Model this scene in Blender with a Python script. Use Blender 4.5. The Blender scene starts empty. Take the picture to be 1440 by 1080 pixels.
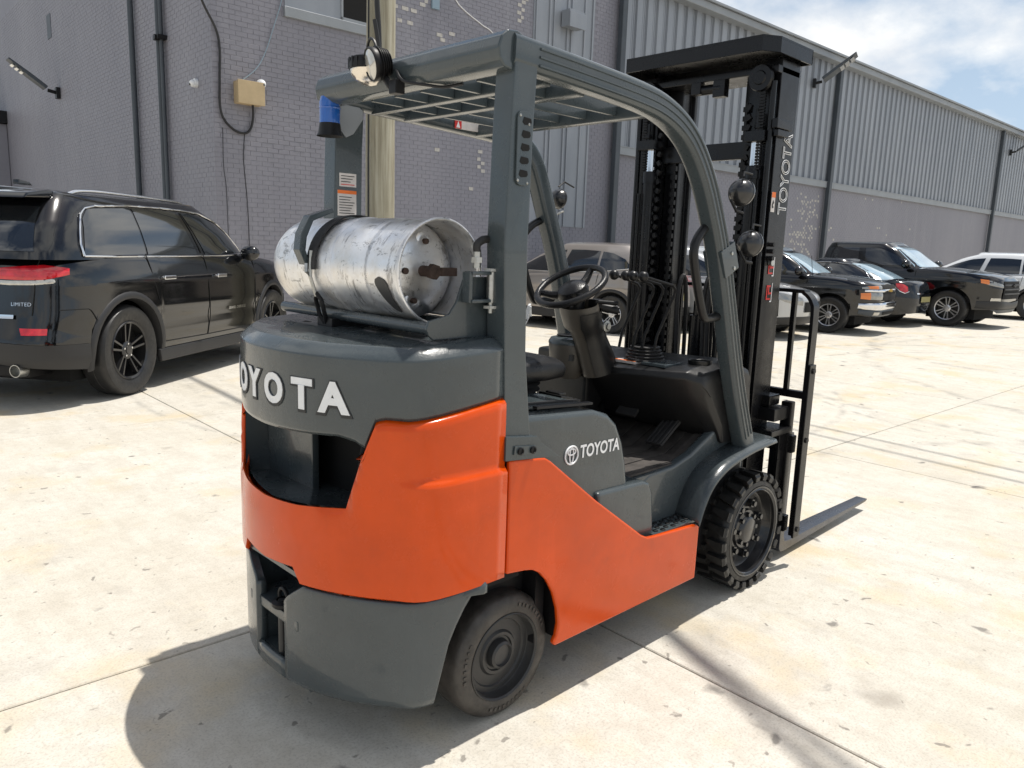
import bpy, bmesh, math, random
import numpy as np
from mathutils import Vector, Matrix, noise

random.seed(7)
S = bpy.context.scene
COL = S.collection
PI = math.pi

# ---------------------------------------------------------------- camera
F_PX, W_PX = 1075.0, 1440.0
PITCH, ROLL, YAW = 0.17739, 0.033986, 0.795045
CAM = Vector((-1.5561, -2.0391, 1.4713))
fwd = Vector((math.cos(YAW) * math.cos(PITCH), math.sin(YAW) * math.cos(PITCH), -math.sin(PITCH)))
rgt = Vector((math.sin(YAW), -math.cos(YAW), 0.0))
upv = rgt.cross(fwd)
r2 = math.cos(ROLL) * rgt + math.sin(ROLL) * upv
u2 = -math.sin(ROLL) * rgt + math.cos(ROLL) * upv
cam_d = bpy.data.cameras.new("camera")
cam_d.sensor_width = 36.0
cam_d.lens = 36.0 * F_PX / W_PX
cam_d.clip_start = 0.05
cam_d.clip_end = 2000.0
cam = bpy.data.objects.new("camera", cam_d)
COL.objects.link(cam)
m = Matrix((r2, u2, -fwd)).transposed().to_4x4()
m.translation = CAM
cam.matrix_world = m
S.camera = cam

# ---------------------------------------------------------------- sun and sky
SUN = Vector((0.32, -0.06, 1.0)).normalized()
sun_d = bpy.data.lights.new("sun", 'SUN')
sun_d.energy = 4.5
sun_d.angle = math.radians(0.53)
sun_d.color = (1.0, 0.955, 0.89)
sun = bpy.data.objects.new("sun", sun_d)
COL.objects.link(sun)
sun.location = (4, -2, 14)
sun.rotation_euler = SUN.to_track_quat('Z', 'Y').to_euler()

world = bpy.data.worlds.new("World")
S.world = world
world.use_nodes = True
wt = world.node_tree
wt.nodes.clear()
def wn(t, **k):
    n = wt.nodes.new(t)
    for a, b in k.items():
        setattr(n, a, b)
    return n
sky = wn('ShaderNodeTexSky', sky_type='NISHITA', sun_disc=False)
sky.sun_elevation = math.asin(SUN.z)
sky.sun_rotation = math.atan2(SUN.x, SUN.y)
sky.air_density = 1.0
sky.dust_density = 1.2
tc = wn('ShaderNodeTexCoord')
sep = wn('ShaderNodeSeparateXYZ')
wt.links.new(tc.outputs['Generated'], sep.inputs[0])
zc = wn('ShaderNodeMath', operation='MAXIMUM'); zc.inputs[1].default_value = 0.0
wt.links.new(sep.outputs['Z'], zc.inputs[0])
za = wn('ShaderNodeMath', operation='ADD'); za.inputs[1].default_value = 0.42
wt.links.new(zc.outputs[0], za.inputs[0])
dx = wn('ShaderNodeMath', operation='DIVIDE'); dy = wn('ShaderNodeMath', operation='DIVIDE')
wt.links.new(sep.outputs['X'], dx.inputs[0]); wt.links.new(za.outputs[0], dx.inputs[1])
wt.links.new(sep.outputs['Y'], dy.inputs[0]); wt.links.new(za.outputs[0], dy.inputs[1])
cmb = wn('ShaderNodeCombineXYZ')
wt.links.new(dx.outputs[0], cmb.inputs[0]); wt.links.new(dy.outputs[0], cmb.inputs[1])
cn = wn('ShaderNodeTexNoise'); cn.inputs['Scale'].default_value = 2.1
cn.inputs['Detail'].default_value = 9.0; cn.inputs['Roughness'].default_value = 0.56
cmap = wn('ShaderNodeMapping'); cmap.inputs['Location'].default_value = (3.1, 1.7, 0.0)
wt.links.new(cmb.outputs[0], cmap.inputs[0]); wt.links.new(cmap.outputs[0], cn.inputs['Vector'])
cr = wn('ShaderNodeValToRGB')
cr.color_ramp.elements[0].position = 0.43; cr.color_ramp.elements[1].position = 0.57
wt.links.new(cn.outputs['Fac'], cr.inputs[0])
cn2 = wn('ShaderNodeTexNoise'); cn2.inputs['Scale'].default_value = 5.0; cn2.inputs['Detail'].default_value = 6.0
wt.links.new(cmap.outputs[0], cn2.inputs['Vector'])
cr2 = wn('ShaderNodeValToRGB')
cr2.color_ramp.elements[0].position = 0.22; cr2.color_ramp.elements[0].color = (7.4, 8.2, 9.4, 1)
cr2.color_ramp.elements[1].position = 0.62; cr2.color_ramp.elements[1].color = (13.0, 13.0, 12.8, 1)
wt.links.new(cn2.outputs['Fac'], cr2.inputs[0])
# clouds scatter forward: brighter on the sun's side of the sky, greyer opposite
dsun = wn('ShaderNodeVectorMath', operation='DOT_PRODUCT'); dsun.inputs[1].default_value = tuple(SUN)
wt.links.new(tc.outputs['Generated'], dsun.inputs[0])
mr = wn('ShaderNodeMapRange'); mr.inputs['From Min'].default_value = -0.2; mr.inputs['From Max'].default_value = 0.45
mr.inputs['To Min'].default_value = 0.55; mr.inputs['To Max'].default_value = 1.0
wt.links.new(dsun.outputs['Value'], mr.inputs['Value'])
csc = wn('ShaderNodeVectorMath', operation='SCALE'); wt.links.new(cr2.outputs[0], csc.inputs[0]); wt.links.new(mr.outputs[0], csc.inputs['Scale'])
cmx = wn('ShaderNodeMix', data_type='RGBA')
wt.links.new(cr.outputs[0], cmx.inputs[0])
# summer haze whitens the sky towards the horizon
hz = wn('ShaderNodeMapRange'); hz.inputs['From Min'].default_value = 0.0; hz.inputs['From Max'].default_value = 0.62
hz.inputs['To Min'].default_value = 0.92; hz.inputs['To Max'].default_value = 0.0
wt.links.new(zc.outputs[0], hz.inputs['Value'])
hmx = wn('ShaderNodeMix', data_type='RGBA'); hmx.inputs[7].default_value = (7.3, 9.3, 11.6, 1)
wt.links.new(hz.outputs[0], hmx.inputs[0]); wt.links.new(sky.outputs[0], hmx.inputs[6])
wt.links.new(hmx.outputs[2], cmx.inputs[6]); wt.links.new(csc.outputs[0], cmx.inputs[7])
bg = wn('ShaderNodeBackground'); bg.inputs['Strength'].default_value = 0.08
wo = wn('ShaderNodeOutputWorld')
wt.links.new(cmx.outputs[2], bg.inputs['Color']); wt.links.new(bg.outputs[0], wo.inputs['Surface'])

S.view_settings.view_transform = 'Standard'
S.view_settings.look = 'None'
S.view_settings.gamma = 1.0
S.view_settings.exposure = 0.09
S.view_settings.use_curve_mapping = False
try:
    S.cycles.max_bounces = 8
    S.cycles.diffuse_bounces = 4
    S.cycles.glossy_bounces = 4
except Exception:
    pass

# ---------------------------------------------------------------- materials
class NT:
    """a material's node tree with short calls"""
    def __init__(s, name):
        s.m = bpy.data.materials.new(name); s.m.use_nodes = True
        s.t = s.m.node_tree; s.t.nodes.clear()
        s.out = s.t.nodes.new('ShaderNodeOutputMaterial')
        s.b = s.t.nodes.new('ShaderNodeBsdfPrincipled')
        s.t.links.new(s.b.outputs[0], s.out.inputs[0])
    def n(s, t, **k):
        x = s.t.nodes.new(t)
        for a, b in k.items():
            setattr(x, a, b)
        return x
    def l(s, a, b):
        s.t.links.new(a, b)
    def set(s, **k):
        for a, b in k.items():
            s.b.inputs[a.replace('_', ' ')].default_value = b
    def coord(s, kind='Object'):
        return s.n('ShaderNodeTexCoord').outputs[kind]
    def pos(s):
        return s.n('ShaderNodeNewGeometry').outputs['Position']
    def noise(s, vec, scale, detail=4, rough=0.5, stretch=None):
        if stretch:
            mp = s.n('ShaderNodeMapping'); mp.inputs['Scale'].default_value = stretch
            s.l(vec, mp.inputs[0]); vec = mp.outputs[0]
        x = s.n('ShaderNodeTexNoise'); x.inputs['Scale'].default_value = scale
        x.inputs['Detail'].default_value = detail; x.inputs['Roughness'].default_value = rough
        s.l(vec, x.inputs['Vector']); return x.outputs['Fac']
    def ramp(s, fac, stops):
        x = s.n('ShaderNodeValToRGB'); e = x.color_ramp.elements
        while len(e) < len(stops):
            e.new(0.5)
        for k, (p, c) in enumerate(stops):
            e[k].position = p
            e[k].color = (c, c, c, 1) if isinstance(c, (int, float)) else (*c, 1)
        s.l(fac, x.inputs[0]); return x.outputs[0]
    def mix(s, fac, a, b, mode='MIX'):
        x = s.n('ShaderNodeMix', data_type='RGBA', blend_type=mode)
        for v, i in ((fac, 0), (a, 6), (b, 7)):
            if isinstance(v, bpy.types.NodeSocket): s.l(v, x.inputs[i])
            elif isinstance(v, (int, float)): x.inputs[i].default_value = v if i == 0 else (v, v, v, 1)
            else: x.inputs[i].default_value = (*v, 1)
        return x.outputs[2]
    def math(s, op, a, b=0.0):
        x = s.n('ShaderNodeMath', operation=op)
        for v, i in ((a, 0), (b, 1)):
            if isinstance(v, bpy.types.NodeSocket): s.l(v, x.inputs[i])
            else: x.inputs[i].default_value = v
        return x.outputs[0]
    def bump(s, h, strength=0.3, dist=0.01):
        x = s.n('ShaderNodeBump'); x.inputs['Strength'].default_value = strength
        x.inputs['Distance'].default_value = dist
        s.l(h, x.inputs['Height']); s.l(x.outputs[0], s.b.inputs['Normal'])

def simple(name, col, rough=0.5, metal=0.0, coat=0.0, bump=0.0, bscale=40, var=0.0, vscale=6, rvar=0.0, emit=None, spec=None):
    t = NT(name)
    t.set(Base_Color=(*col, 1), Roughness=rough, Metallic=metal, Coat_Weight=coat, Coat_Roughness=0.06)
    if spec is not None:
        t.b.inputs['Specular IOR Level'].default_value = spec
    if var or bump or rvar:
        c = t.coord()
        if var:
            f = t.noise(c, vscale, 6, 0.6)
            lo = tuple(x * (1 - var) for x in col); hi = tuple(min(1, x * (1 + var)) for x in col)
            t.l(t.ramp(f, [(0.3, lo), (0.7, hi)]), t.b.inputs['Base Color'])
        if rvar:
            f = t.noise(c, vscale * 2.3, 5, 0.6)
            t.l(t.ramp(f, [(0.35, max(0.02, rough - rvar)), (0.7, rough + rvar)]), t.b.inputs['Roughness'])
        if bump:
            t.bump(t.noise(c, bscale, 3), bump, 0.004)
    if emit:
        t.set(Emission_Color=(*emit[0], 1), Emission_Strength=emit[1])
    return t.m

def paint(name, col, rough=0.32, coat=0.5, orange_peel=0.12, scratch=0.25, chip=(0.02, 0.02, 0.02), spec=0.4):
    """brush-and-roller repaint: slightly wavy gloss, fine dirt and small chips"""
    t = NT(name)
    c = t.coord()
    t.set(Roughness=rough, Coat_Weight=coat, Coat_Roughness=0.035)
    t.b.inputs['Specular IOR Level'].default_value = spec
    f = t.noise(c, 3.2, 6, 0.65)
    base = t.ramp(f, [(0.3, tuple(x * 0.86 for x in col)), (0.72, tuple(min(1, x * 1.1) for x in col))])
    ch = t.ramp(t.noise(c, 26, 8, 0.75), [(0.70, 0.0), (0.735, 1.0)])
    chf = t.math('MULTIPLY', ch, scratch)
    grime = t.ramp(t.noise(c, 5.5, 9, 0.78), [(0.55, 0.0), (0.74, 0.34)])
    base = t.mix(grime, base, tuple(x*0.55 + 0.012 for x in col))
    run = t.ramp(t.noise(c, 11, 6, 0.7, (1, 1, 0.12)), [(0.60, 0.0), (0.72, 0.28)])
    base = t.mix(run, base, tuple(min(1, x*1.25 + 0.01) for x in col))
    t.l(t.mix(chf, base, chip), t.b.inputs['Base Color'])
    t.l(t.ramp(t.noise(c, 7, 7, 0.7), [(0.35, rough - 0.1), (0.75, rough + 0.16)]), t.b.inputs['Roughness'])
    h = t.math('ADD', t.noise(c, 9, 3), t.math('MULTIPLY', t.noise(c, 160, 2), 0.12))
    t.bump(h, orange_peel, 0.02)
    return t.m

M = {}
M['grey'] = paint('truck grey paint', (0.055, 0.067, 0.072), 0.28, 0.38, 0.17, 0.5)
M['greysmooth'] = paint('guard grey paint', (0.054, 0.068, 0.074), 0.27, 0.35, 0.04)
M['orange'] = paint('truck orange paint', (0.64, 0.068, 0.0012), 0.22, 0.32, 0.08, 0.22, (0.26, 0.02, 0.005), 0.22)
M['black'] = paint('mast black paint', (0.0045, 0.0045, 0.0055), 0.30, 0.08, 0.05, 0.3, (0.04, 0.036, 0.03), 0.32)
M['blackflat'] = simple('black steel', (0.008, 0.008, 0.009), 0.45, spec=0.3, bump=0.15, bscale=60)
M['plastic'] = simple('black moulded plastic', (0.009, 0.009, 0.0095), 0.36, spec=0.4, bump=0.12, bscale=300, rvar=0.08)
M['greyplastic'] = simple('grey moulded plastic', (0.085, 0.075, 0.062), 0.42, bump=0.1, bscale=200, var=0.1)
M['rubber'] = simple('rubber', (0.018, 0.017, 0.017), 0.62, bump=0.25, bscale=50, var=0.3, vscale=12)
M['tyre'] = simple('dusty solid tyre rubber', (0.044, 0.039, 0.034), 0.55, bump=0.5, bscale=38, var=0.55, vscale=13, rvar=0.14)
M['tyreblack'] = simple('black tyre rubber', (0.016, 0.0155, 0.015), 0.5, bump=0.25, bscale=45, var=0.4, vscale=14, rvar=0.12)
M['rim'] = simple('painted rim', (0.03, 0.03, 0.03), 0.42, bump=0.1, bscale=30, var=0.25, vscale=10)
M['rimblack'] = simple('gloss black rim', (0.012, 0.012, 0.013), 0.28, coat=0.4, bump=0.05, bscale=30)
M['forksteel'] = paint('worn fork steel', (0.035, 0.037, 0.046), 0.30, 0.2, 0.05, 0.6, (0.09, 0.08, 0.07), 0.5)
M['chrome'] = simple('chrome', (0.75, 0.76, 0.78), 0.12, 1.0)
M['steel'] = simple('zinc plated steel', (0.45, 0.45, 0.43), 0.38, 1.0, bump=0.1, bscale=80, var=0.2, vscale=30)
M['rust'] = simple('rusty fitting', (0.07, 0.045, 0.035), 0.8, 0.2, bump=0.5, bscale=60, var=0.4, vscale=40)
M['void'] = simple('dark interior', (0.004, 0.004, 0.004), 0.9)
M['vinyl'] = simple('black vinyl', (0.009, 0.009, 0.010), 0.36, spec=0.35, bump=0.25, bscale=220, rvar=0.1)
M['mat'] = simple('worn floor mat', (0.050, 0.043, 0.038), 0.7, bump=0.4, bscale=50, var=0.5, vscale=14)
M['white'] = simple('white paint', (0.78, 0.79, 0.80), 0.4, var=0.05, vscale=20)
M['red'] = simple('red print', (0.55, 0.02, 0.015), 0.45)
M['orangeprint'] = simple('orange print', (0.75, 0.16, 0.02), 0.5)
M['yellow'] = simple('yellow print', (0.62, 0.42, 0.05), 0.5)
M['ink'] = simple('dark print', (0.03, 0.03, 0.03), 0.6)
M['label'] = simple('decal paper', (0.62, 0.58, 0.55), 0.5, var=0.1, vscale=30)
M['blueglass'] = simple('blue beacon lens', (0.01, 0.10, 0.42), 0.18, coat=0.8)
M['lens'] = simple('clear lamp lens', (0.55, 0.53, 0.48), 0.12, 0.35, coat=1.0, var=0.18, vscale=25)
M['reflector'] = simple('lamp reflector', (0.8, 0.74, 0.66), 0.2, 1.0, bump=0.4, bscale=70)
M['headlamp'] = simple('headlamp lens', (0.30, 0.30, 0.29), 0.12, 0.5, coat=1.0, var=0.25, vscale=8)
M['redlens'] = simple('red tail lens', (0.55, 0.012, 0.02), 0.15, coat=1.0, var=0.35, vscale=14)
M['amber'] = simple('amber lens', (0.75, 0.20, 0.03), 0.15, coat=1.0)
M['mirrorglass'] = simple('convex mirror glass', (0.08, 0.08, 0.085), 0.05, 0.6, coat=1.0)
M['glass'] = simple('tinted car glass', (0.010, 0.012, 0.014), 0.03, 0.0, coat=1.0, spec=0.9)
M['windscreen'] = simple('windscreen with sunshade', (0.30, 0.42, 0.50), 0.06, 0.0, coat=1.0, var=0.25, vscale=3)
M['carblack'] = simple('black car paint', (0.0030, 0.0033, 0.004), 0.12, 0.0, coat=0.8, spec=0.4)
M['carblack2'] = simple('dark blue-black car paint', (0.005, 0.007, 0.010), 0.16, 0.0, coat=0.6, spec=0.4)
M['cladding'] = simple('black body cladding', (0.02, 0.02, 0.021), 0.5, bump=0.1, bscale=200)
M['tan'] = simple('tan metallic car paint', (0.31, 0.28, 0.255), 0.28, 0.35, coat=1.0)
M['silver'] = simple('silver car paint', (0.46, 0.47, 0.48), 0.28, 0.35, coat=1.0)
M['pearl'] = simple('white car paint', (0.66, 0.68, 0.70), 0.25, 0.0, coat=1.0)
M['alloy'] = simple('alloy rim', (0.55, 0.55, 0.56), 0.3, 0.85)
M['bowtie'] = simple('gold emblem', (0.62, 0.42, 0.10), 0.3, 0.7)
M['plate'] = simple('licence plate', (0.30, 0.27, 0.12), 0.5)
M['cable'] = simple('black cable', (0.012, 0.012, 0.013), 0.5)
M['bluecable'] = simple('pale blue cable', (0.22, 0.30, 0.36), 0.5)
M['whitecable'] = simple('white cable', (0.65, 0.65, 0.65), 0.5)
M['beige'] = simple('beige painted enclosure', (0.50, 0.38, 0.22), 0.5, bump=0.1, bscale=30, var=0.08)
M['downpipe'] = simple('dark grey downpipe', (0.055, 0.066, 0.078), 0.5, var=0.15, vscale=2)
M['trim'] = simple('grey flashing', (0.26, 0.28, 0.30), 0.5, var=0.1, vscale=1.5, bump=0.1)

def m_tank():
    t = NT('scuffed aluminium cylinder')
    c = t.coord()
    t.set(Metallic=0.9)
    scr = t.noise(c, 9, 9, 0.75, (1, 3.2, 1))
    col = t.ramp(t.noise(c, 5, 8, 0.7), [(0.28, (0.66, 0.62, 0.56)), (0.5, (0.82, 0.82, 0.83)), (0.72, (0.92, 0.93, 0.95))])
    mk = t.ramp(scr, [(0.56, 0.0), (0.62, 1.0)])
    mk2 = t.ramp(t.noise(c, 34, 6, 0.8, (1, 0.35, 1)), [(0.58, 0.0), (0.63, 1.0)])
    mk3 = t.ramp(t.noise(c, 4.5, 6, 0.7), [(0.54, 0.0), (0.70, 0.7)])
    col = t.mix(t.math('MULTIPLY', mk, 0.65), col, (0.16, 0.15, 0.15))
    col = t.mix(t.math('MULTIPLY', mk2, 0.6), col, (0.10, 0.10, 0.10))
    col = t.mix(mk3, col, (0.60, 0.555, 0.49))
    t.l(t.ramp(t.noise(c, 6, 6, 0.7), [(0.45, 0.95), (0.62, 0.55)]), t.b.inputs['Metallic'])
    t.l(col, t.b.inputs['Base Color'])
    t.l(t.ramp(t.noise(c, 14, 7, 0.7), [(0.3, 0.24), (0.7, 0.5)]), t.b.inputs['Roughness'])
    t.bump(t.noise(c, 25, 6, 0.7), 0.15, 0.004)
    return t.m
M['tank'] = m_tank()

def m_concrete():
    t = NT('weathered pale concrete')
    p = t.pos()
    t.set(Roughness=0.82)
    a = t.noise(p, 0.55, 6, 0.6)
    b = t.noise(p, 4.5, 8, 0.68)
    g = t.noise(p, 120, 3, 0.6)
    col = t.ramp(a, [(0.3, (0.53, 0.49, 0.405)), (0.5, (0.585, 0.555, 0.485)), (0.7, (0.625, 0.60, 0.54))])
    col = t.mix(t.ramp(b, [(0.34, 0.34), (0.58, 0.0)]), col, (0.43, 0.385, 0.31))
    b2 = t.noise(p, 21, 7, 0.72)
    col = t.mix(t.ramp(b2, [(0.36, 0.30), (0.54, 0.0)]), col, (0.39, 0.35, 0.28))
    b3 = t.noise(p, 8, 6, 0.7, (1, 0.22, 1))
    col = t.mix(t.ramp(b3, [(0.40, 0.30), (0.54, 0.0)]), col, (0.42, 0.385, 0.32))
    sc_ = t.ramp(t.noise(p, 46, 5, 0.8), [(0.66, 0.0), (0.72, 0.55)])
    col = t.mix(sc_, col, (0.24, 0.21, 0.17))
    # yellowish wash marks
    yw = t.ramp(t.noise(p, 1.3, 5, 0.62), [(0.53, 0.0), (0.68, 0.62)])
    col = t.mix(yw, col, (0.55, 0.435, 0.25))
    gr = t.ramp(t.noise(p, 2.1, 7, 0.7), [(0.57, 0.0), (0.72, 0.45)])
    col = t.mix(gr, col, (0.33, 0.305, 0.265))
    col = t.mix(t.ramp(g, [(0.36, 0.34), (0.5, 0.0)]), col, (0.27, 0.245, 0.21))
    # oil drips: sparse small blots with ragged outlines
    w = t.n('ShaderNodeVectorMath', operation='MULTIPLY_ADD')
    nz = t.n('ShaderNodeTexNoise'); nz.inputs['Scale'].default_value = 9.0; nz.inputs['Detail'].default_value = 5.0
    t.l(p, nz.inputs['Vector'])
    t.l(nz.outputs['Color'], w.inputs[0]); w.inputs[1].default_value = (0.16, 0.16, 0.0); t.l(p, w.inputs[2])
    for sc, thr, dark, amt in ((1.7, 0.12, (0.28, 0.25, 0.21), 0.55), (2.6, 0.095, (0.09, 0.085, 0.08), 0.85), (4.6, 0.10, (0.12, 0.11, 0.10), 0.75), (14.0, 0.13, (0.15, 0.135, 0.115), 0.7), (27.0, 0.13, (0.2, 0.18, 0.15), 0.55)):
        v = t.n('ShaderNodeTexVoronoi'); v.inputs['Scale'].default_value = sc
        t.l(w.outputs[0], v.inputs['Vector'])
        sepc = t.n('ShaderNodeSeparateColor'); t.l(v.outputs['Color'], sepc.inputs[0])
        size = t.math('MULTIPLY', t.ramp(sepc.outputs[0], [(0.5, 0.0), (1.0, 1.0)]), thr * 1.7)
        mask = t.math('SUBTRACT', size, v.outputs['Distance'])
        mask = t.ramp(t.math('MULTIPLY', mask, 13.0), [(0.0, 0.0), (1.0, 1.0)])
        col = t.mix(t.math('MULTIPLY', mask, amt), col, dark)
    # tyre scrub arcs in front of the parked vehicles and by the fork
    nz2 = t.noise(p, 3.0, 5, 0.7)
    for cx, cy, R, wd, am in ((9.5, -1.2, 4.1, 0.05, 0.5), (10.2, -0.7, 4.25, 0.10, 0.45), (13.6, 0.2, 3.2, 0.12, 0.45),
                              (4.6, 4.6, 3.9, 0.05, 0.35), (4.9, 4.8, 3.6, 0.08, 0.3), (3.4, -3.0, 3.4, 0.10, 0.25), (13.0, -3.4, 6.4, 0.14, 0.35)):
        d = t.n('ShaderNodeVectorMath', operation='DISTANCE'); t.l(p, d.inputs[0]); d.inputs[1].default_value = (cx, cy, 0)
        q = t.math('ABSOLUTE', t.math('SUBTRACT', d.outputs['Value'], R))
        q = t.math('SUBTRACT', 1.0, t.math('DIVIDE', q, wd))
        q = t.math('MULTIPLY', t.ramp(q, [(0.0, 0.0), (1.0, 1.0)]), t.ramp(nz2, [(0.44, 0.0), (0.6, am)]))
        col = t.mix(q, col, (0.10, 0.095, 0.09))
    t.l(col, t.b.inputs['Base Color'])
    h = t.math('ADD', t.math('MULTIPLY', g, 0.5), b)
    t.bump(h, 0.35, 0.006)
    return t.m
M['concrete'] = m_concrete()
M['joint'] = simple('dirty joint filler', (0.10, 0.075, 0.055), 0.95)

def m_brick(name, k=1.0):
    t = NT(name)
    p = t.pos()
    t.set(Roughness=0.55)
    a = t.noise(p, 0.5, 6, 0.6, (1, 1, 0.35))
    b = t.noise(p, 7, 6, 0.7)
    c1 = t.ramp(a, [(0.3, tuple(k * x for x in (0.205, 0.203, 0.236))), (0.7, tuple(k * x for x in (0.255, 0.250, 0.282)))])
    st = t.ramp(t.noise(p, 1.6, 7, 0.65, (2.2, 2.2, 0.16)), [(0.54, 0.0), (0.74, 0.35)])
    c1 = t.mix(st, c1, tuple(k * x for x in (0.32, 0.32, 0.345)))
    c1 = t.mix(t.ramp(b, [(0.35, 0.22), (0.55, 0.0)]), c1, tuple(k * x for x in (0.18, 0.18, 0.20)))
    t.l(c1, t.b.inputs['Base Color'])
    t.bump(t.noise(p, 60, 5, 0.7), 0.35, 0.004)
    return t.m
M['brick'] = m_brick('grey painted brick')
M['mortar'] = m_brick('grey painted mortar', 0.92)
M['chip'] = simple('bare pale brick face', (0.46, 0.44, 0.41), 0.8, bump=0.3, bscale=60, var=0.2, vscale=20)
def m_sheet():
    t = NT('grey corrugated sheet')
    p = t.pos()
    t.set(Roughness=0.42, Metallic=0.1)
    a = t.noise(p, 0.9, 7, 0.65, (1, 1, 0.25))
    t.l(t.ramp(a, [(0.3, (0.22, 0.24, 0.27)), (0.7, (0.30, 0.32, 0.35))]), t.b.inputs['Base Color'])
    t.bump(t.noise(p, 9, 4), 0.12, 0.01)
    return t.m
M['sheet'] = m_sheet()
def m_wood():
    t = NT('treated pole timber')
    p = t.coord()
    t.set(Roughness=0.8)
    g = t.noise(p, 16, 8, 0.7, (1, 1, 0.04))
    col = t.ramp(g, [(0.3, (0.18, 0.155, 0.105)), (0.5, (0.34, 0.315, 0.235)), (0.68, (0.47, 0.445, 0.36))])
    kn = t.ramp(t.noise(p, 3.0, 5, 0.7, (1, 1, 0.2)), [(0.55, 0.0), (0.7, 0.6)])
    col = t.mix(kn, col, (0.22, 0.17, 0.09))
    t.l(col, t.b.inputs['Base Color'])
    t.bump(g, 0.6, 0.01)
    return t.m
M['wood'] = m_wood()

# ---------------------------------------------------------------- mesh helpers
class B:
    def __init__(s):
        s.v = []; s.f = []
    def add(s, vs, fs):
        o = len(s.v); s.v.extend([tuple(x) for x in vs]); s.f.extend([tuple(i + o for i in f) for f in fs]); return s
    def box(s, x0, x1, y0, y1, z0, z1, rot=None, piv=None):
        vs = [Vector((x, y, z)) for x in (x0, x1) for y in (y0, y1) for z in (z0, z1)]
        if rot:
            R = Matrix.Rotation(rot[0], 3, rot[1]); pv = Vector(piv) if piv else Vector(((x0+x1)/2, (y0+y1)/2, (z0+z1)/2))
            vs = [R @ (q - pv) + pv for q in vs]
        return s.add(vs, [(0,1,3,2),(4,6,7,5),(0,4,5,1),(2,3,7,6),(0,2,6,4),(1,5,7,3)])
    def prism(s, poly, axis, a, b):
        """polygon extruded along an axis; poly holds the two other coordinates in order"""
        def P(p, t):
            if axis == 'y': return (p[0], t, p[1])
            if axis == 'x': return (t, p[0], p[1])
            return (p[0], p[1], t)
        n = len(poly)
        vs = [P(p, a) for p in poly] + [P(p, b) for p in poly]
        fs = [tuple(range(n))[::-1], tuple(range(n, 2*n))] + [(i, (i+1) % n, n+(i+1) % n, n+i) for i in range(n)]
        return s.add(vs, fs)
    def tube(s, path, r, n=10, cap=True, closed=False):
        path = [Vector(p) for p in path]; m_ = len(path)
        rr = r if isinstance(r, (list, tuple)) else [r]*m_
        up = None; rings = []
        for i, p in enumerate(path):
            a = path[(i-1) % m_] if (closed or i > 0) else p
            c = path[(i+1) % m_] if (closed or i < m_-1) else p
            t = (c - a).normalized()
            if up is None:
                up = t.orthogonal().normalized()
            up = (up - up.dot(t)*t)
            up = up.normalized() if up.length > 1e-6 else t.orthogonal().normalized()
            q = t.cross(up)
            rings.append([p + rr[i]*(math.cos(2*PI*k/n)*up + math.sin(2*PI*k/n)*q) for k in range(n)])
        vs = [x for g in rings for x in g]; fs = []
        for i in range(m_ if closed else m_-1):
            j = (i+1) % m_
            for k in range(n):
                fs.append((i*n+k, i*n+(k+1) % n, j*n+(k+1) % n, j*n+k))
        if cap and not closed:
            fs.append(tuple(range(n))[::-1]); fs.append(tuple((m_-1)*n+k for k in range(n)))
        return s.add(vs, fs)
    def sweep(s, path, prof, side, cap=True):
        """profile points (u along 'side', v along the normal of the path in its plane)"""
        path = [Vector(p) for p in path]; side = Vector(side).normalized(); n = len(prof); m_ = len(path)
        vs = []
        for i, p in enumerate(path):
            a = path[max(0, i-1)]; c = path[min(m_-1, i+1)]
            t = (c-a).normalized(); nn = side.cross(t).normalized()
            if 0 < i < m_-1:
                t1 = (p-a).normalized(); co = max(0.5, t1.dot(t)); k = 1/co
            else: k = 1
            vs += [p + u*side + v*k*nn for u, v in prof]
        fs = []
        for i in range(m_-1):
            for k in range(n):
                fs.append((i*n+k, i*n+(k+1) % n, (i+1)*n+(k+1) % n, (i+1)*n+k))
        if cap:
            fs.append(tuple(range(n))[::-1]); fs.append(tuple((m_-1)*n+k for k in range(n)))
        return s.add(vs, fs)
    def lathe(s, prof, center, axis, n=32, closed=False, cap=False):
        """prof: (radius, height along axis)"""
        ax = Vector(axis).normalized(); e1 = ax.orthogonal().normalized(); e2 = ax.cross(e1); c = Vector(center)
        vs = [c + h*ax + r*(math.cos(2*PI*k/n)*e1 + math.sin(2*PI*k/n)*e2) for r, h in prof for k in range(n)]
        m_ = len(prof); fs = []
        for i in range(m_ if closed else m_-1):
            j = (i+1) % m_
            for k in range(n):
                fs.append((i*n+k, i*n+(k+1) % n, j*n+(k+1) % n, j*n+k))
        if cap:
            if prof[0][0] > 1e-5: fs.append(tuple(range(n))[::-1])
            if prof[-1][0] > 1e-5: fs.append(tuple((m_-1)*n+k for k in range(n)))
        return s.add(vs, fs)
    def cyl(s, a, b, r, n=16, r2=None):
        a = Vector(a); b = Vector(b); return s.lathe([(r, 0), (r if r2 is None else r2, (b-a).length)], a, b-a, n, cap=True)
    def sphere(s, c, r, n=16, m_=8, sc=(1, 1, 1)):
        o = len(s.v)
        s.lathe([(max(1e-4, r*math.sin(PI*i/m_)), -r*math.cos(PI*i/m_)) for i in range(m_+1)], (0, 0, 0), (0, 0, 1), n)
        for i in range(o, len(s.v)):
            x, y, z = s.v[i]; s.v[i] = (c[0]+x*sc[0], c[1]+y*sc[1], c[2]+z*sc[2])
        return s
    def grid(s, rows):
        """rows of points, each the same length"""
        n = len(rows[0]); vs = [p for r_ in rows for p in r_]
        fs = [(i*n+k, i*n+k+1, (i+1)*n+k+1, (i+1)*n+k) for i in range(len(rows)-1) for k in range(n-1)]
        return s.add(vs, fs)
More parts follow.
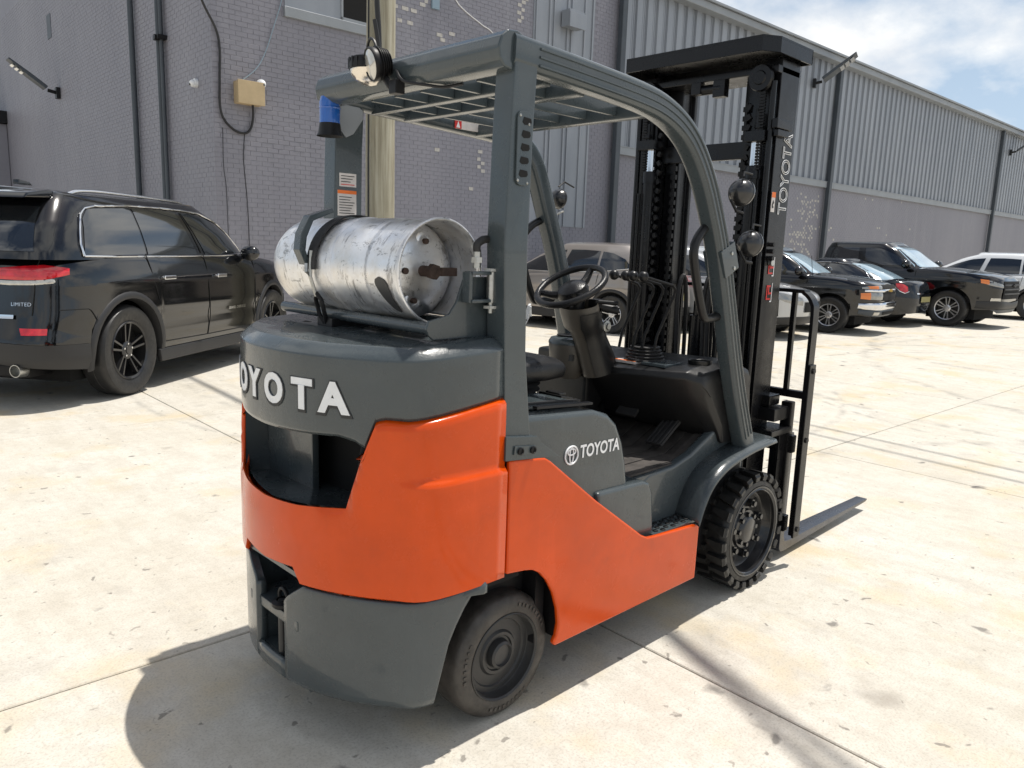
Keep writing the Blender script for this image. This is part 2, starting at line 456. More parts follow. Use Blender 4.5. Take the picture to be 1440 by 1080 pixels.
    def xform(s, Mx, start=0):
        for i in range(start, len(s.v)):
            s.v[i] = tuple(Mx @ Vector(s.v[i]))
        return s
    def obj(s, name, mat, parent=None, bevel=0.0, seg=2, smooth=40, solid=0.0, label=None, loc=None, merge=True, kind=None):
        me = bpy.data.meshes.new(name)
        bm = bmesh.new()
        vs = [bm.verts.new(p) for p in s.v]
        for f in s.f:
            if len(set(f)) < 3: continue
            try: bm.faces.new([vs[i] for i in f])
            except ValueError: pass
        if merge:
            bmesh.ops.remove_doubles(bm, verts=bm.verts, dist=1e-5)
            bmesh.ops.recalc_face_normals(bm, faces=bm.faces)
        if bevel > 0:
            es = [e for e in bm.edges if len(e.link_faces) == 2 and e.calc_face_angle(0) > math.radians(28)]
            if es:
                bmesh.ops.bevel(bm, geom=es, offset=bevel, segments=seg, affect='EDGES', profile=0.6, clamp_overlap=True)
        bm.to_mesh(me); bm.free()
        if smooth:
            me.polygons.foreach_set('use_smooth', [True]*len(me.polygons))
            try: me.set_sharp_from_angle(angle=math.radians(smooth))
            except Exception: pass
        me.materials.append(M[mat] if isinstance(mat, str) else mat)
        o = bpy.data.objects.new(name, me); COL.objects.link(o)
        if parent is not None: o.parent = parent
        if loc is not None: o.location = loc
        if solid:
            q = o.modifiers.new('thick', 'SOLIDIFY'); q.thickness = solid; q.offset = -1
        if bevel > 0:
            o.modifiers.new('wn', 'WEIGHTED_NORMAL').keep_sharp = True
        if label: o['label'] = label
        if kind: o['kind'] = kind
        return o

def empty(name, loc=(0, 0, 0), rz=0.0, parent=None):
    o = bpy.data.objects.new(name, None); COL.objects.link(o)
    o.empty_display_size = 0.2
    o.location = loc; o.rotation_euler = (0, 0, rz)
    if parent is not None: o.parent = parent
    return o
def tag(o, label, cat, group=None):
    o['label'] = label; o['category'] = cat
    if group: o['group'] = group
    return o
def kids(o):
    return list(o.children)
def copy_tree(o, parent=None):
    c = o.copy(); COL.objects.link(c)
    c.parent = parent
    for ch in kids(o): copy_tree(ch, c)
    return c
def flip(b):
    """mirror a builder across the y = 0 plane"""
    q = B(); q.v = [(x, -y, z) for x, y, z in b.v]; q.f = [f[::-1] for f in b.f]; return q
def smooth_path(pts, n=6):
    """Catmull-Rom through the points"""
    P = [Vector(p) for p in pts]; P = [P[0]*2-P[1]] + P + [P[-1]*2-P[-2]]; out = []
    for i in range(1, len(P)-2):
        for k in range(n):
            t = k/n; a, b, c, d = P[i-1], P[i], P[i+1], P[i+2]
            out.append(0.5*((2*b)+(c-a)*t+(2*a-5*b+4*c-d)*t*t+(3*b-a-3*c+d)*t**3))
    out.append(P[-2]); return out
def rrect(u, v, r, n=3, cu=0, cv=0):
    """rounded rectangle, half sizes u and v"""
    out = []
    for sx, sy, a0 in ((1, 1, 0), (-1, 1, 90), (-1, -1, 180), (1, -1, 270)):
        for k in range(n+1):
            a = math.radians(a0 + 90*k/n)
            out.append((cu+sx*(u-r)+r*math.cos(a), cv+sy*(v-r)+r*math.sin(a)))
    return out
def text_geo(txt, size=1.0, offset=0.0, extrude=0.0, outline=0.0, spacing=1.0, align='CENTER'):
    """built-in font to a mesh in the xy plane: (verts, faces)"""
    cu = bpy.data.curves.new('lettering', 'FONT'); cu.body = txt; cu.size = size; cu.offset = offset
    cu.extrude = extrude; cu.space_character = spacing; cu.align_x = align; cu.align_y = 'CENTER'; cu.resolution_u = 4
    if outline:
        cu.fill_mode = 'NONE'; cu.bevel_depth = outline; cu.bevel_resolution = 0
    o = bpy.data.objects.new('lettering', cu); COL.objects.link(o)
    dg = bpy.context.evaluated_depsgraph_get(); dg.update()
    me = bpy.data.meshes.new_from_object(o.evaluated_get(dg))
    vs = [tuple(v.co) for v in me.vertices]; fs = [tuple(p.vertices) for p in me.polygons]
    bpy.data.objects.remove(o); bpy.data.curves.remove(cu); bpy.data.meshes.remove(me)
    return vs, fs
def flat_text(name, txt, mat, parent, fn, size, **k):
    """lettering laid on a surface: fn(u, v, w) gives the point"""
    vs, fs = text_geo(txt, size, **k)
    b = B(); b.add([fn(*v) for v in vs], fs)
    return b.obj(name, mat, parent, smooth=0, merge=False)
# ================================================================ SETTING
# ---- yard
g = B(); g.box(-150, 320, -220, 160, -0.6, -0.03)
gr = g.obj('ground', 'joint', smooth=0); gr['kind'] = 'structure'
yard = empty('concrete_yard', (0, 0, 0)); yard['kind'] = 'structure'
WA = -0.037
UX, UY = math.cos(WA), math.sin(WA)
SW, SH_ = 3.42, 3.68
def slab_mesh():
    b = B(); b.box(-SW/2+0.004, SW/2-0.004, -SH_/2+0.004, SH_/2-0.004, -0.028, 0.0)
    return b
first = None
J0 = Vector((0.735, 0.515, 0))
for i in range(-5, 17):
    for j in range(-6, 4):
        cx, cy = (i+0.5)*SW, (j+0.5)*SH_
        p = J0 + Vector((UX, UY, 0))*cx + Vector((-UY, UX, 0))*cy
        if first is None:
            o = slab_mesh().obj('slab', 'concrete', yard, bevel=0.004, seg=1, smooth=0); first = o
        else:
            o = first.copy(); COL.objects.link(o); o.parent = yard
        o.location = p; o.rotation_euler = (0, 0, WA)
# yard beyond the jointed slabs
far = B()
def yard_pt(a, c, z): 
    p = J0 + Vector((UX, UY, 0))*a + Vector((-UY, UX, 0))*c; return (p.x, p.y, z)
def yard_quad(a0, a1, c0, c1):
    far.add([yard_pt(a0, c0, -0.002), yard_pt(a1, c0, -0.002), yard_pt(a1, c1, -0.002), yard_pt(a0, c1, -0.002)], [(0, 1, 2, 3)])
X0, X1, Y0, Y1 = -5*SW, 17*SW, -6*SH_, 4*SH_
yard_quad(-90, X0, -120, 60); yard_quad(X1, 250, -120, 60); yard_quad(X0, X1, -120, Y0); yard_quad(X0, X1, Y1, 60)
far.obj('far_paving', 'concrete', yard, smooth=0)

# ---- warehouse: a brick block whose corner faces the yard, a sheet-clad hall beyond it
C0 = Vector((4.1527, 11.1540, 0))
wh = empty('warehouse', tuple(C0), WA)
tag(wh, 'long grey painted brick and corrugated metal warehouse behind the parked vehicles', 'warehouse')
BH, BL = 0.0804, 0.208
b = B(); b.box(0.0022, 10.2, 0.0022, 20.0, -0.1, 9.6); b.obj('wall', 'mortar', wh, smooth=0)
b = B(); b.box(10.2, 100, 0.0022, 20, -0.1, 8.05); b.obj('wall', 'mortar', wh, smooth=0)
rng = random.Random(3)
def brick_box(b, face, s, z, l, proud):
    if face == 'a': b.box(s, s+l-0.010, -proud, 0.014, z, z+BH-0.009)
    else: b.box(-proud, 0.014, s, s+l-0.010, z, z+BH-0.009)
# 1) bricks of the yard face: nearest 300 singly, the rest joined; holes for the metal panel and the window band
def skipped(s, z):
    if 7.25 < s < 9.25 and z > 2.0: return True          # sheet panel strip
    if 1.25 < s < 2.95 and z > 5.25: return True         # window band
    return False
near = []; rest = B(); chips = B()
chipspots = [(4.9, 5.2, .22), (4.75, 5.75, .3), (4.55, 6.35, .25), (6.9, 6.6, .4), (6.95, 6.25, .2), (3.85, 5.9, .3), (4.05, 6.2, .3), (5.75, 3.35, .08), (5.9, 3.2, .06), (5.7, 2.65, .08), (4.7, 3.35, .02), (5.55, 4.6, .15)]
chipset = {}
for k in range(102):
    z = k*BH
    s = -0.104 if k % 2 else 0.0
    while s < 10.05:
        a = max(0.0, s); l = s+BL-a
        if l > 0.03 and not skipped(a, z):
            pr = 0.001+0.0025*rng.random()
            chip = False
            for (cs, cz, cr_) in chipspots:
                if math.hypot(a+.1-cs, z-cz) < 0.12+cr_*0.5 and rng.random() < 0.26: chip = True
            if chip: brick_box(chips, 'a', a+.03*rng.random(), z, l*(0.4+0.4*rng.random()), pr+0.003); brick_box(rest, 'a', a, z, l, pr)
            elif 0.0 <= a < 2.7 and 2.95 < z < 4.72 and len(near) < 300: near.append((a, z, l, pr))
            else: brick_box(rest, 'a', a, z, l, pr)
        s += BL
fb = {}
for a, z, l, pr in near:
    key = round(l, 2)
    if key not in fb:
        q = B(); q.box(0, l-0.010, -0.003, 0.014, 0, BH-0.009)
        fb[key] = q.obj('brick', 'brick', wh, bevel=0.002, seg=1, smooth=0, loc=(a, 0, z))
    else:
        o = fb[key].copy(); COL.objects.link(o); o.parent = wh; o.location = (a, 0.0015-pr, z)
# 2) lower wall of the hall
for k in range(49):
    z = k*BH; s = 10.2 - (0.104 if k % 2 else 0)
    while s < 32:
        a = max(10.2, s); l = s+BL-a
        if l > 0.03:
            pr = 0.001+0.0025*rng.random(); chip = False
            d1 = math.exp(-((a-20.4)/0.9)**2) * (1 if 1.1 < z < 3.6 else .1)
            d2 = math.exp(-((a-22.2)/0.7)**2) * (0.5 if 1.6 < z < 2.5 else .06)
            if rng.random() < 0.42*max(d1, d2*.7): chip = True
            if 24 < a < 31 and rng.random() < 0.006: chip = True
            if chip: brick_box(chips, 'a', a, z+.015*rng.random(), l*(0.25+0.55*rng.random()), pr+0.003)
            brick_box(rest, 'a', a, z, l, pr)
        s += BL
# 3) end face
for k in range(102):
    z = k*BH; s = 0.0 if k % 2 else -0.104
    while s < 19.8:
        a = max(0.0, s); l = s+BL-a
        if l > 0.03: brick_box(rest, 'b', a, z, l, 0.001+0.0025*rng.random())
        s += BL
rest.obj('brickwork', 'brick', wh, smooth=0, merge=False)['kind'] = 'stuff'
chips.obj('bare_brickwork', 'chip', wh, smooth=0, merge=False)['kind'] = 'stuff'
# sheet cladding of the hall, one ribbed panel per pitch
PT = 0.42
prof = [(0, 0), (0.02, -0.055), (0.225, -0.055), (0.245, 0), (0.275, 0), (0.285, -0.016), (0.30, -0.016), (0.31, 0), (0.355, 0), (0.365, -0.016), (0.38, -0.016), (0.39, 0), (PT, 0)]
def rib_panel(z0, z1):
    b = B(); b.grid([[(x, y, z) for x, y in prof] for z in (z0, z1)]); return b
p0 = None
for k in range(112):
    s = 10.33 + k*PT
    if p0 is None: p0 = rib_panel(4.1, 7.98).obj('cladding_panel', 'sheet', wh, smooth=0, loc=(s, -0.01, 0))
    else:
        o = p0.copy(); COL.objects.link(o); o.parent = wh; o.location = (s, -0.01, 0)
b = B(); b.box(57.2, 100, -0.06, 0.0, 4.1, 7.98); b.obj('wall', 'sheet', wh, smooth=0)
# flat sheet strip with a raised frame, in the brick block
b = B(); b.box(7.25, 9.25, -0.02, 0.02, 2.0, 8.2); b.obj('wall_panel', 'sheet', wh, smooth=0)
for s in (7.30, 7.72, 7.86, 8.30, 8.44, 8.88, 9.16):
    b = B(); b.box(s, s+0.05, -0.05, -0.015, 2.0, 8.2); b.obj('panel_rib', 'sheet', wh, smooth=0)
# sill flashing under the cladding
seg = 5.9
for k in range(8):
    s = 10.32 + k*seg
    b = B(); b.box(s, s+seg-0.012, -0.11, -0.006, 3.9, 4.09); b.box(s, s+seg-0.012, -0.125, -0.006, 4.09, 4.112)
    b.obj('sill_flashing', 'trim', wh, smooth=0)
# eave: soffit strip, gutter, fascia, roof
b = B(); b.prism([(-0.02, 7.98), (-0.34, 7.98), (-0.34, 8.17), (-0.02, 8.17)], 'x', 10.0, 100); b.obj('gutter', 'trim', wh, bevel=0.01, seg=1)
b = B(); b.prism([(-0.42, 8.172), (-0.42, 8.23), (20, 9.4), (20, 8.8), (-0.1, 8.2)], 'x', 9.97, 100); b.obj('roof', 'trim', wh, smooth=0)
b = B(); b.box(-0.05, 10.2, -0.05, 20, 9.6, 9.7); b.obj('roof', 'trim', wh, smooth=0)
# downpipes on the yard face
for s in (10.15, 21.69, 39.4):
    b = B(); b.box(s-0.10, s+0.08, -0.22, -0.07, 0.05, 8.0); 
    o = b.obj('downpipe', 'downpipe', wh, bevel=0.012, seg=1)
b = B(); b.cyl((9.98, -0.06, 4.68), (9.94, -0.16, 4.68), .045); b.obj('wall_hook', 'white', wh)
# pipes on the end face
for s, w in ((3.93, .055), (2.33, .05), (2.19, .035)):
    b = B(); b.cyl((-0.075, s, 0), (-0.075, s, 9.0), w, 12); b.obj('conduit', 'downpipe', wh)
b = B(); b.box(-0.17, -0.0, 2.08, 2.36, 5.02, 5.09); b.cyl((-.2, 2.2, 5.05), (-.08, 2.2, 5.05), .05); b.obj('pipe_clamp', 'blackflat', wh)
b = B(); b.box(-0.012, 0.02, 10.85, 11.28, 6.52, 7.12); b.obj('air_vent', 'downpipe', wh, smooth=0)
# window band at the top of the block
b = B(); b.box(1.28, 2.96, -0.07, 0.02, 5.30, 5.47); b.obj('window_sill', 'trim', wh, bevel=.006, seg=1)
wf = B(); wf.box(1.30, 2.4, -0.02, 0.02, 5.475, 6.6); wf.obj('boarded_window', 'sheet', wh, smooth=0)
wf = B(); wf.box(2.42, 3.0, 0.0, 0.01, 5.475, 6.6); o = wf.obj('window', 'void', wh, smooth=0)
wf = B(); wf.box(2.40, 2.44, -0.04, 0.02, 5.475, 6.6); wf.box(2.4, 3.0, -0.04, 0.02, 5.475, 5.53); wf.obj('frame', 'trim', o, smooth=0)
# painted-over stone plinth and the canopy at the far end
b = B(); b.box(-1.6, -0.0, 17.7, 19.9, 4.95, 5.35); b.obj('canopy', 'blackflat', wh, bevel=0.01)
b = B(); b.box(-1.5, -0.02, 17.85, 19.9, 0, 4.93); b.obj('annex_wall', 'mortar', wh, smooth=0)

def wl(s, d, z):
    """point in the warehouse frame: s along the yard face, d out into the yard"""
    return (C0.x + UX*s + UY*d*1.0, C0.y + UY*s - UX*d, z)
def wall_thing(name, label, cat, s, d, z, group=None, rz=WA):
    e = empty(name, wl(s, d, z), rz); return tag(e, label, cat, group)

# enclosure, cameras, cables and lamps on the walls
e = wall_thing('junction_box', 'beige metal junction box on the grey brick wall near its corner', 'box', 0.57, 0.0, 3.72)
b = B(); b.box(-0.22, 0.22, -0.20, 0, 0.0, 0.36); b.obj('enclosure', 'beige', e, bevel=0.008)
b = B(); b.box(-0.235, 0.235, -0.235, -0.203, -0.01, 0.37); b.obj('lid', 'beige', e, bevel=0.01)
def dome(label, s, d, z, rz, onb=False):
    if onb: e = tag(empty('security_camera', (C0.x - UY*0.705*1, C0.y + UX*0.705, z), rz), label, 'camera', 'dome cameras on the warehouse')
    else: e = wall_thing('security_camera', label, 'camera', s, d, z, 'dome cameras on the warehouse', rz)
    b = B(); b.cyl((0, 0, 0), (0, -0.05, 0), .075, 20); b.obj('base', 'white', e)
    b = B(); b.sphere((0, -0.07, -0.01), .062, 18, 10); b.obj('housing', 'white', e)
    b = B(); b.sphere((0, -0.115, -0.03), .026, 12, 8); b.obj('lens', 'glass', e)
    return e
dome('white dome camera on the end wall left of the black cable', 0, 0, 4.08, WA - PI/2, True)
dome('white dome camera peeking over the right edge of the beige box', 0.79, 0.10, 4.09, WA)
def cable(name, label, pts, r, mat, cat='cable'):
    b = B(); b.tube(smooth_path([wl(*p) for p in pts], 8), r, 8); o = b.obj(name, mat); return tag(o, label, cat)
cable('black_cable', 'thick black cable looping down the wall corner into the beige box',
      [(-.5, .3, 5.9), (-.17, .08, 5.25), (.06, .05, 4.85), (.115, .05, 4.55), (.10, .05, 4.1), (.09, .05, 3.65), (.16, .05, 3.42), (.34, .05, 3.27), (.52, .05, 3.25), (.62, .05, 3.35), (.655, .07, 3.55), (.64, .1, 3.73)], 0.021, 'cable')
cable('blue_cable', 'thin pale blue cable hanging from the window sill to the beige box',
      [(1.27, .04, 5.9), (1.23, .04, 5.55), (1.1, .04, 5.15), (.92, .04, 4.65), (.75, .04, 4.35), (.5, .04, 4.12), (.42, .05, 4.07)], 0.008, 'bluecable')
cable('white_wire', 'thin white wire running down the brick wall above the overhead guard',
      [(4.7, .02, 6.9), (5.03, .02, 6.43), (5.3, .02, 6.25), (5.75, .02, 6.08), (6.1, .02, 5.94), (6.5, .02, 5.4)], 0.011, 'whitecable')
cable('wall_crack_wire', 'thin dark wire running down the wall under the beige box', [(.52, .012, 3.24), (.49, .012, 2.9), (.5, .012, 2.6), (.53, .012, 2.2), (.55, .012, 1.6), (.55, .012, .4)], 0.006, 'cable')
cable('grey_wire', 'thin dark wire beside the corner of the brick wall', [(.14, .012, 3.3), (.135, .012, 2.7), (.17, .012, 2.3), (.18, .012, 1.6), (.18, .012, .3)], 0.0045, 'cable')
e = wall_thing('utility_box', 'small grey metal box mounted high on the ribbed wall panel', 'box', 8.34, 0.055, 6.5)
b = B(); b.box(-.25, .25, -.26, 0, 0, .36); b.obj('enclosure', 'sheet', e, bevel=.01); b = B(); b.box(-.27, .27, -.30, -.262, -.03, .30); b.obj('lid', 'sheet', e, bevel=.01)
e = wall_thing('wall_vent', 'small pale green vent high on the brick wall right of the pole', 'vent', 4.53, 0.0, 6.12)
b = B(); b.box(-.09, .09, -.05, 0, 0, .5); b.obj('vent_cover', 'bluecable', e, bevel=.006)
def floodlight(label, loc, rz, tilt, L=1.5, hw=.17):
    e = tag(empty('floodlight', loc, rz), label, 'lamp', 'floodlights on the warehouse')
    b = B(); b.box(-.10, .10, -.10, 0, -.14, .14); b.cyl((0, -.05, .0), (0, -.28, .04), .045); b.obj('bracket', 'blackflat', e, bevel=.006)
    T = Matrix.Translation((0, -.28, .05)) @ Matrix.Rotation(-tilt, 4, 'X')
    b = B(); b.prism([(-.05, -.04), (-.05, .05), (-.5, .045), (-L, .02), (-L, -.02), (-.5, -.05)], 'x', -hw, hw); b.xform(T); b.obj('housing', 'downpipe', e, bevel=.012)
    for k in range(3):
        b = B(); y0 = -.62 - k*(L-.7)/3; b.box(-hw*.8, hw*.8, y0-(L-.7)/3+.05, y0, -.075, -.052); b.xform(T); b.obj('led_panel', 'lens', e)
    return e
def onb(s, z, d=0.0):
    return (C0.x - UY*s - UX*d, C0.y + UX*s - UY*d, z)
floodlight('black floodlight angled up on the end wall at the left edge', onb(10.4, 5.05), WA - PI/2, math.radians(36), 1.05)
floodlight('floodlight on a short arm above the cladding behind the mast top', wl(20.0, .06, 7.15), WA + 0.35, math.radians(38), 1.25, .30)
floodlight('distant floodlight on the cladding at the right edge', wl(41.0, .06, 7.10), WA + 0.35, math.radians(38), 1.25, .30)

# ---- utility pole with its service wires
PX, PY = 4.70, 7.08
pole = tag(empty('utility_pole', (PX, PY, 0)), 'thick weathered timber utility pole standing behind the tank', 'pole')
b = B(); b.tube([(0, 0, -0.2), (0, 0, 3), (0.02, 0, 6), (0.02, 0.02, 9.6)], [.205, .197, .185, .172], 28); b.obj('shaft', 'wood', pole)
b = B(); b.box(-.30, .20, -.26, -.19, 5.3, 5.42); b.box(-.42, -.2, -.32, -.12, 5.15, 5.30); b.obj('bracket', 'steel', pole, bevel=.01)
b = B()
for k in range(5): b.cyl((-.5-.05*k, -.2, 5.02+.05*k), (-.5-.05*k, -.05, 5.05+.05*k), .05+.01*k, 10)
b.cyl((-.35, -.2, 5.05), (-.9, -.2, 5.4), .05); b.obj('insulators', 'steel', pole)
b = B(); b.tube(smooth_path([(-.25, -.22, 7.4), (-.235, -.22, 6.2), (-.23, -.24, 5.0), (-.22, -.24, 4.55), (-.19, -.24, 4.15), (-.17, -.23, 3.7)], 6), .034, 10); b.tube(smooth_path([(-.26, -.25, 4.3), (-.21, -.26, 4.0), (-.18, -.26, 3.6)], 5), .03, 8); b.obj('drop_cable', 'cable', pole)
b = B(); b.cyl((-.23, -.05, -.1), (-.21, -.05, 9.0), .012, 8); b.obj('ground_wire', 'cable', pole)
def sag(a, c, d, n=14):
    a = Vector(a); c = Vector(c); return [a.lerp(c, t/n) - Vector((0, 0, d*4*(t/n)*(1-t/n))) for t in range(n+1)]
HW = 8.4
def above(gx, gy, h): return (gx + 0.32*h, gy - 0.085*h, h)
for nm, g0, g1, lab in (('a', (0.84, -0.30), (0.36, -1.40), 'overhead service cable from the pole across the yard, left one'), ('b', (0.835, -0.40), (0.47, -1.45), 'overhead service cable from the pole across the yard, right one')):
    p0_ = Vector(above(*g0, HW)); p1_ = Vector(above(*g1, HW)); d_ = (p1_-p0_)
    far_ = p0_ + d_*14
    top = Vector((PX, PY, 9.3))
    pts = [top, p0_ - d_*.5, p1_, far_]
    b = B(); b.tube(pts, .024, 8); tag(b.obj('service_cable', 'cable'), lab, 'cable', 'overhead cables')
for g0, g1, lab in (((4.98, .80), (4.78, -.84), 'overhead wire from the warehouse over the forks, nearer one'), ((4.62, .35), (4.50, -.62), 'overhead wire from the warehouse over the forks, farther one')):
    p0_ = Vector(above(*g0, 7.6)); p1_ = Vector(above(*g1, 7.6)); d_ = (p1_-p0_)
    b = B(); b.tube([p0_ - d_*6.3, p0_, p1_, p1_ + d_*12], .016, 6); tag(b.obj('service_cable', 'cable'), lab, 'cable', 'overhead cables')
# ================================================================ FORKLIFT
fk = tag(empty('forklift', (0, 0, 0)), 'orange and grey gas-powered forklift with black mast, standing in the yard', 'forklift')

# ---- counterweight: one casting, painted in three bands, on a common plan outline
def cw_x(y):
    return -0.555 + 0.195*(abs(y)/0.47)**2.2
half = [(-0.072, -0.497), (-0.11, -0.497), (-0.145, -0.497), (-0.157, -0.497), (-0.18, -0.496), (-0.20, -0.4955), (-0.23, -0.494), (-0.255, -0.492), (-0.30, -0.486), (-0.335, -0.477), (-0.36, -0.466), (-0.377, -0.452)]
yy = [-0.437, -0.42, -0.405, -0.39, -0.382, -0.37, -0.357, -0.345, -0.333, -0.322, -0.31, -0.29, -0.265, -0.24, -0.21, -0.18, -0.168, -0.155, -0.14, -0.12, -0.10, -0.086, -0.06, -0.03]
half += [(cw_x(y), y) for y in yy]
plan = half + [(cw_x(0), 0.0)] + [(x, -y) for x, y in half[::-1]]
NP = len(plan)
nrm = []
for i in range(NP):
    a = Vector(plan[max(0, i-1)]); c = Vector(plan[min(NP-1, i+1)]); t = (c-a).normalized(); nrm.append(Vector((-t.y, t.x)) * 1.0)
if nrm[0].y > 0: nrm = [-n for n in nrm]
def cwp(i, z, off=0.0):
    return (plan[i][0] + nrm[i].x*off, plan[i][1] + nrm[i].y*off, z)
def interp(x, xs, ys): return float(np.interp(x, xs, ys))
def side_t(i):
    """0 on the rear face, 1 on the flat sides"""
    return min(1.0, max(0.0, (plan[i][0] + 0.40)/0.06))
def z_seam(i):
    x, y = plan[i]; a = abs(y)
    if x > -0.377: return interp(x, [-0.377, -0.06], [1.008, 1.048])
    return interp(a, [0, .2, .29, .333, .357, .382, .40, .46], [.943, .948, .953, .943, .926, 1.002, 1.010, 1.008])
def z_wtop(i):
    return interp(abs(plan[i][1]), [0, .2, .29, .333, .357], [.943, .948, .953, .943, .926])
def z_wbot(i):
    a = abs(plan[i][1]); return interp(a, [0, .15, .31, .357], [.728, .735, .754, .926])
def z_low(i):
    return interp(abs(plan[i][1]), [0, .14, .168, .3, .5], [.533, .543, .498, .50, .502])
def band(name, mat, cols, fn, solid=0.03, bevel=0.0, smooth=50):
    """fn(i) -> list of (z, offset) from bottom to top, same length for every column"""
    b = B(); b.grid([[cwp(i, z, o) for z, o in fn(i)] for i in cols]); return b.obj(name, mat, fk, solid=solid, smooth=smooth)
ALL = list(range(NP))
def lin(a, c, n): return [a + (c-a)*k/(n-1) for k in range(n)]
def upper_band(i):
    zs = z_seam(i); s = side_t(i)
    zr = interp(plan[i][0], [-.56, -.4, -.07], [1.168, 1.168, 1.186])
    pts = [(zs, 0.0 - 0.004)] + [(z, 0.0) for z in lin(zs+0.012, zr-0.004, 7)]
    return pts + [(zr, -0.0005), (zr+0.003, -0.002), (zr+0.030, -0.034), (zr+0.032, -0.038), (zr+0.033, -0.046)]
band('counterweight_top_band', 'grey', ALL, upper_band, 0.03, smooth=24)
rim_in = [cwp(i, upper_band(i)[-1][0], -0.046) for i in ALL]
b = B()
mid = [Vector((p[0], 0, p[2])) for p in rim_in]
rows = []
for k in range(NP//2+1):
    A = Vector(rim_in[k]); Z = Vector(rim_in[NP-1-k]); rows.append([tuple(A.lerp(Z, t/8)) for t in range(9)])
b.grid(rows)
top = b.obj('counterweight_deck', 'grey', fk, smooth=50)
for hx, hy in ((-.262, .235), (-.262, -.015)):
    b = B(); b.lathe([(.0, .004), (.022, .004), (.030, .0035), (.033, .0)], (hx, hy, 1.2035), (0, 0, 1), 20); b.obj('lifting_hole', 'void', fk)
def orange_off(i, z):
    """the lower half of the orange band stands proud of the upper half on the flanks"""
    s = side_t(i)
    return 0.010 + 0.014*s*(1.0 if z < 0.832 else max(0.0, 1-(z-0.832)/0.016))
def orange_full(i):
    z0, z1 = z_low(i), z_seam(i)
    zs = [z0, z0+.008] + lin(z0+.03, .80, 5) + [.826, .833, .841, .849, .862] + lin(.90, z1-.03, 3) + [z1-.014, z1]
    out = []
    for k, z in enumerate(zs):
        z = min(z, z1); o = orange_off(i, z)
        if k == 0: o = 0.0
        if k == len(zs)-1: o = -0.004
        if k == len(zs)-2: o = o*0.9
        out.append((z, o))
    return out
def orange_all(i):
    if abs(plan[i][1]) >= .357-1e-6: return orange_full(i)
    z1 = z_wbot(i); p = orange_full(i); out = []
    for z, o in p: out.append((z, o) if z < z1-.012 else (z1, .002))
    out[-1] = (z1, -.004); return out
b = B(); b.grid([[cwp(i, z, o) for z, o in orange_all(i)] for i in ALL]); b.obj('counterweight_band', 'orange', fk, solid=.025, smooth=40)
def low_band(i):
    x, y = plan[i]; a = abs(y)
    z0 = interp(x, [-.56, -.4, -.28], [.163, .172, .168]); z1 = z_low(i) - 0.004
    if a < .168: z1 = interp(a, [.0, .086, .10, .168], [.43, .43, .445, .494])
    if x > -.285:
        z0 = interp(x, [-.285, -.275, -.255, -.23, -.20, -.157, -.145], [.168, .25, .335, .385, .432, .482, .490])
    return [(z0, -.012), (z0+.012, -.002)] + [(z, 0) for z in lin(z0+.03, z1-.02, 6)] + [(z1-.006, 0), (z1, -.004)]
PK = .086
lowR = [i for i in ALL if i < NP//2 and plan[i][1] <= -PK+1e-6 and plan[i][0] < -.144]; lowL = [NP-1-i for i in lowR][::-1]
for cols in (lowR, lowL): band('counterweight_bumper', 'grey', cols, low_band, .03)
pk = [i for i in ALL if abs(plan[i][1]) <= PK+1e-6]
band('counterweight_bumper_lip', 'grey', pk, lambda i: [(.163, -.012), (.175, -.002), (.20, 0), (.222, 0), (.232, -.01)], .04)
def wide(i): return abs(plan[i][1]) <= .142
# drawbar pocket and its pin
b = B(); b.prism([(cw_x(0)+.012, -.15), (cw_x(0)+.012, .15), (-.36, .13), (-.36, -.13)], 'z', .345, .378); b.obj('drawbar_shelf', 'grey', fk, bevel=.006)
b = B(); b.box(-.40, -.39, -.2, .2, .16, .56); b.box(-.52, -.33, .172, .18, .16, .53); b.box(-.52, -.33, -.18, -.172, .16, .53); b.box(-.53, -.34, -.10, -.092, .20, .345); b.box(-.53, -.34, .092, .10, .20, .345); b.obj('pocket_back', 'grey', fk, smooth=0)
b = B(); b.prism([(-.53, .06), (-.53, -.17), (-.40, -.17), (-.36, -.12), (-.36, .12), (-.40, .17), (-.53, .17)], 'z', .505, .52); b.obj('pocket_roof', 'grey', fk)
b = B(); b.prism([(-.53, -.092), (-.53, .092), (-.36, .092), (-.36, -.092)], 'z', .19, .222); b.obj('pocket_floor', 'grey', fk)
b = B(); b.cyl((-.528, -.030, .2), (-.528, -.030, .40), .012, 14); b.obj('drawbar_pin', 'rim', fk)
b = B(); b.lathe([(.03, 0), (.036, .006), (.036, .016), (.022, .022)], (-.522, -.030, .378), (0, 0, 1), 18); b.tube([(-.522, -.030+.026*math.cos(t), .408+.026*math.sin(t)) for t in [k*PI/8 for k in range(-1, 10)]], .006, 8); b.obj('pin_handle', 'blackflat', fk)
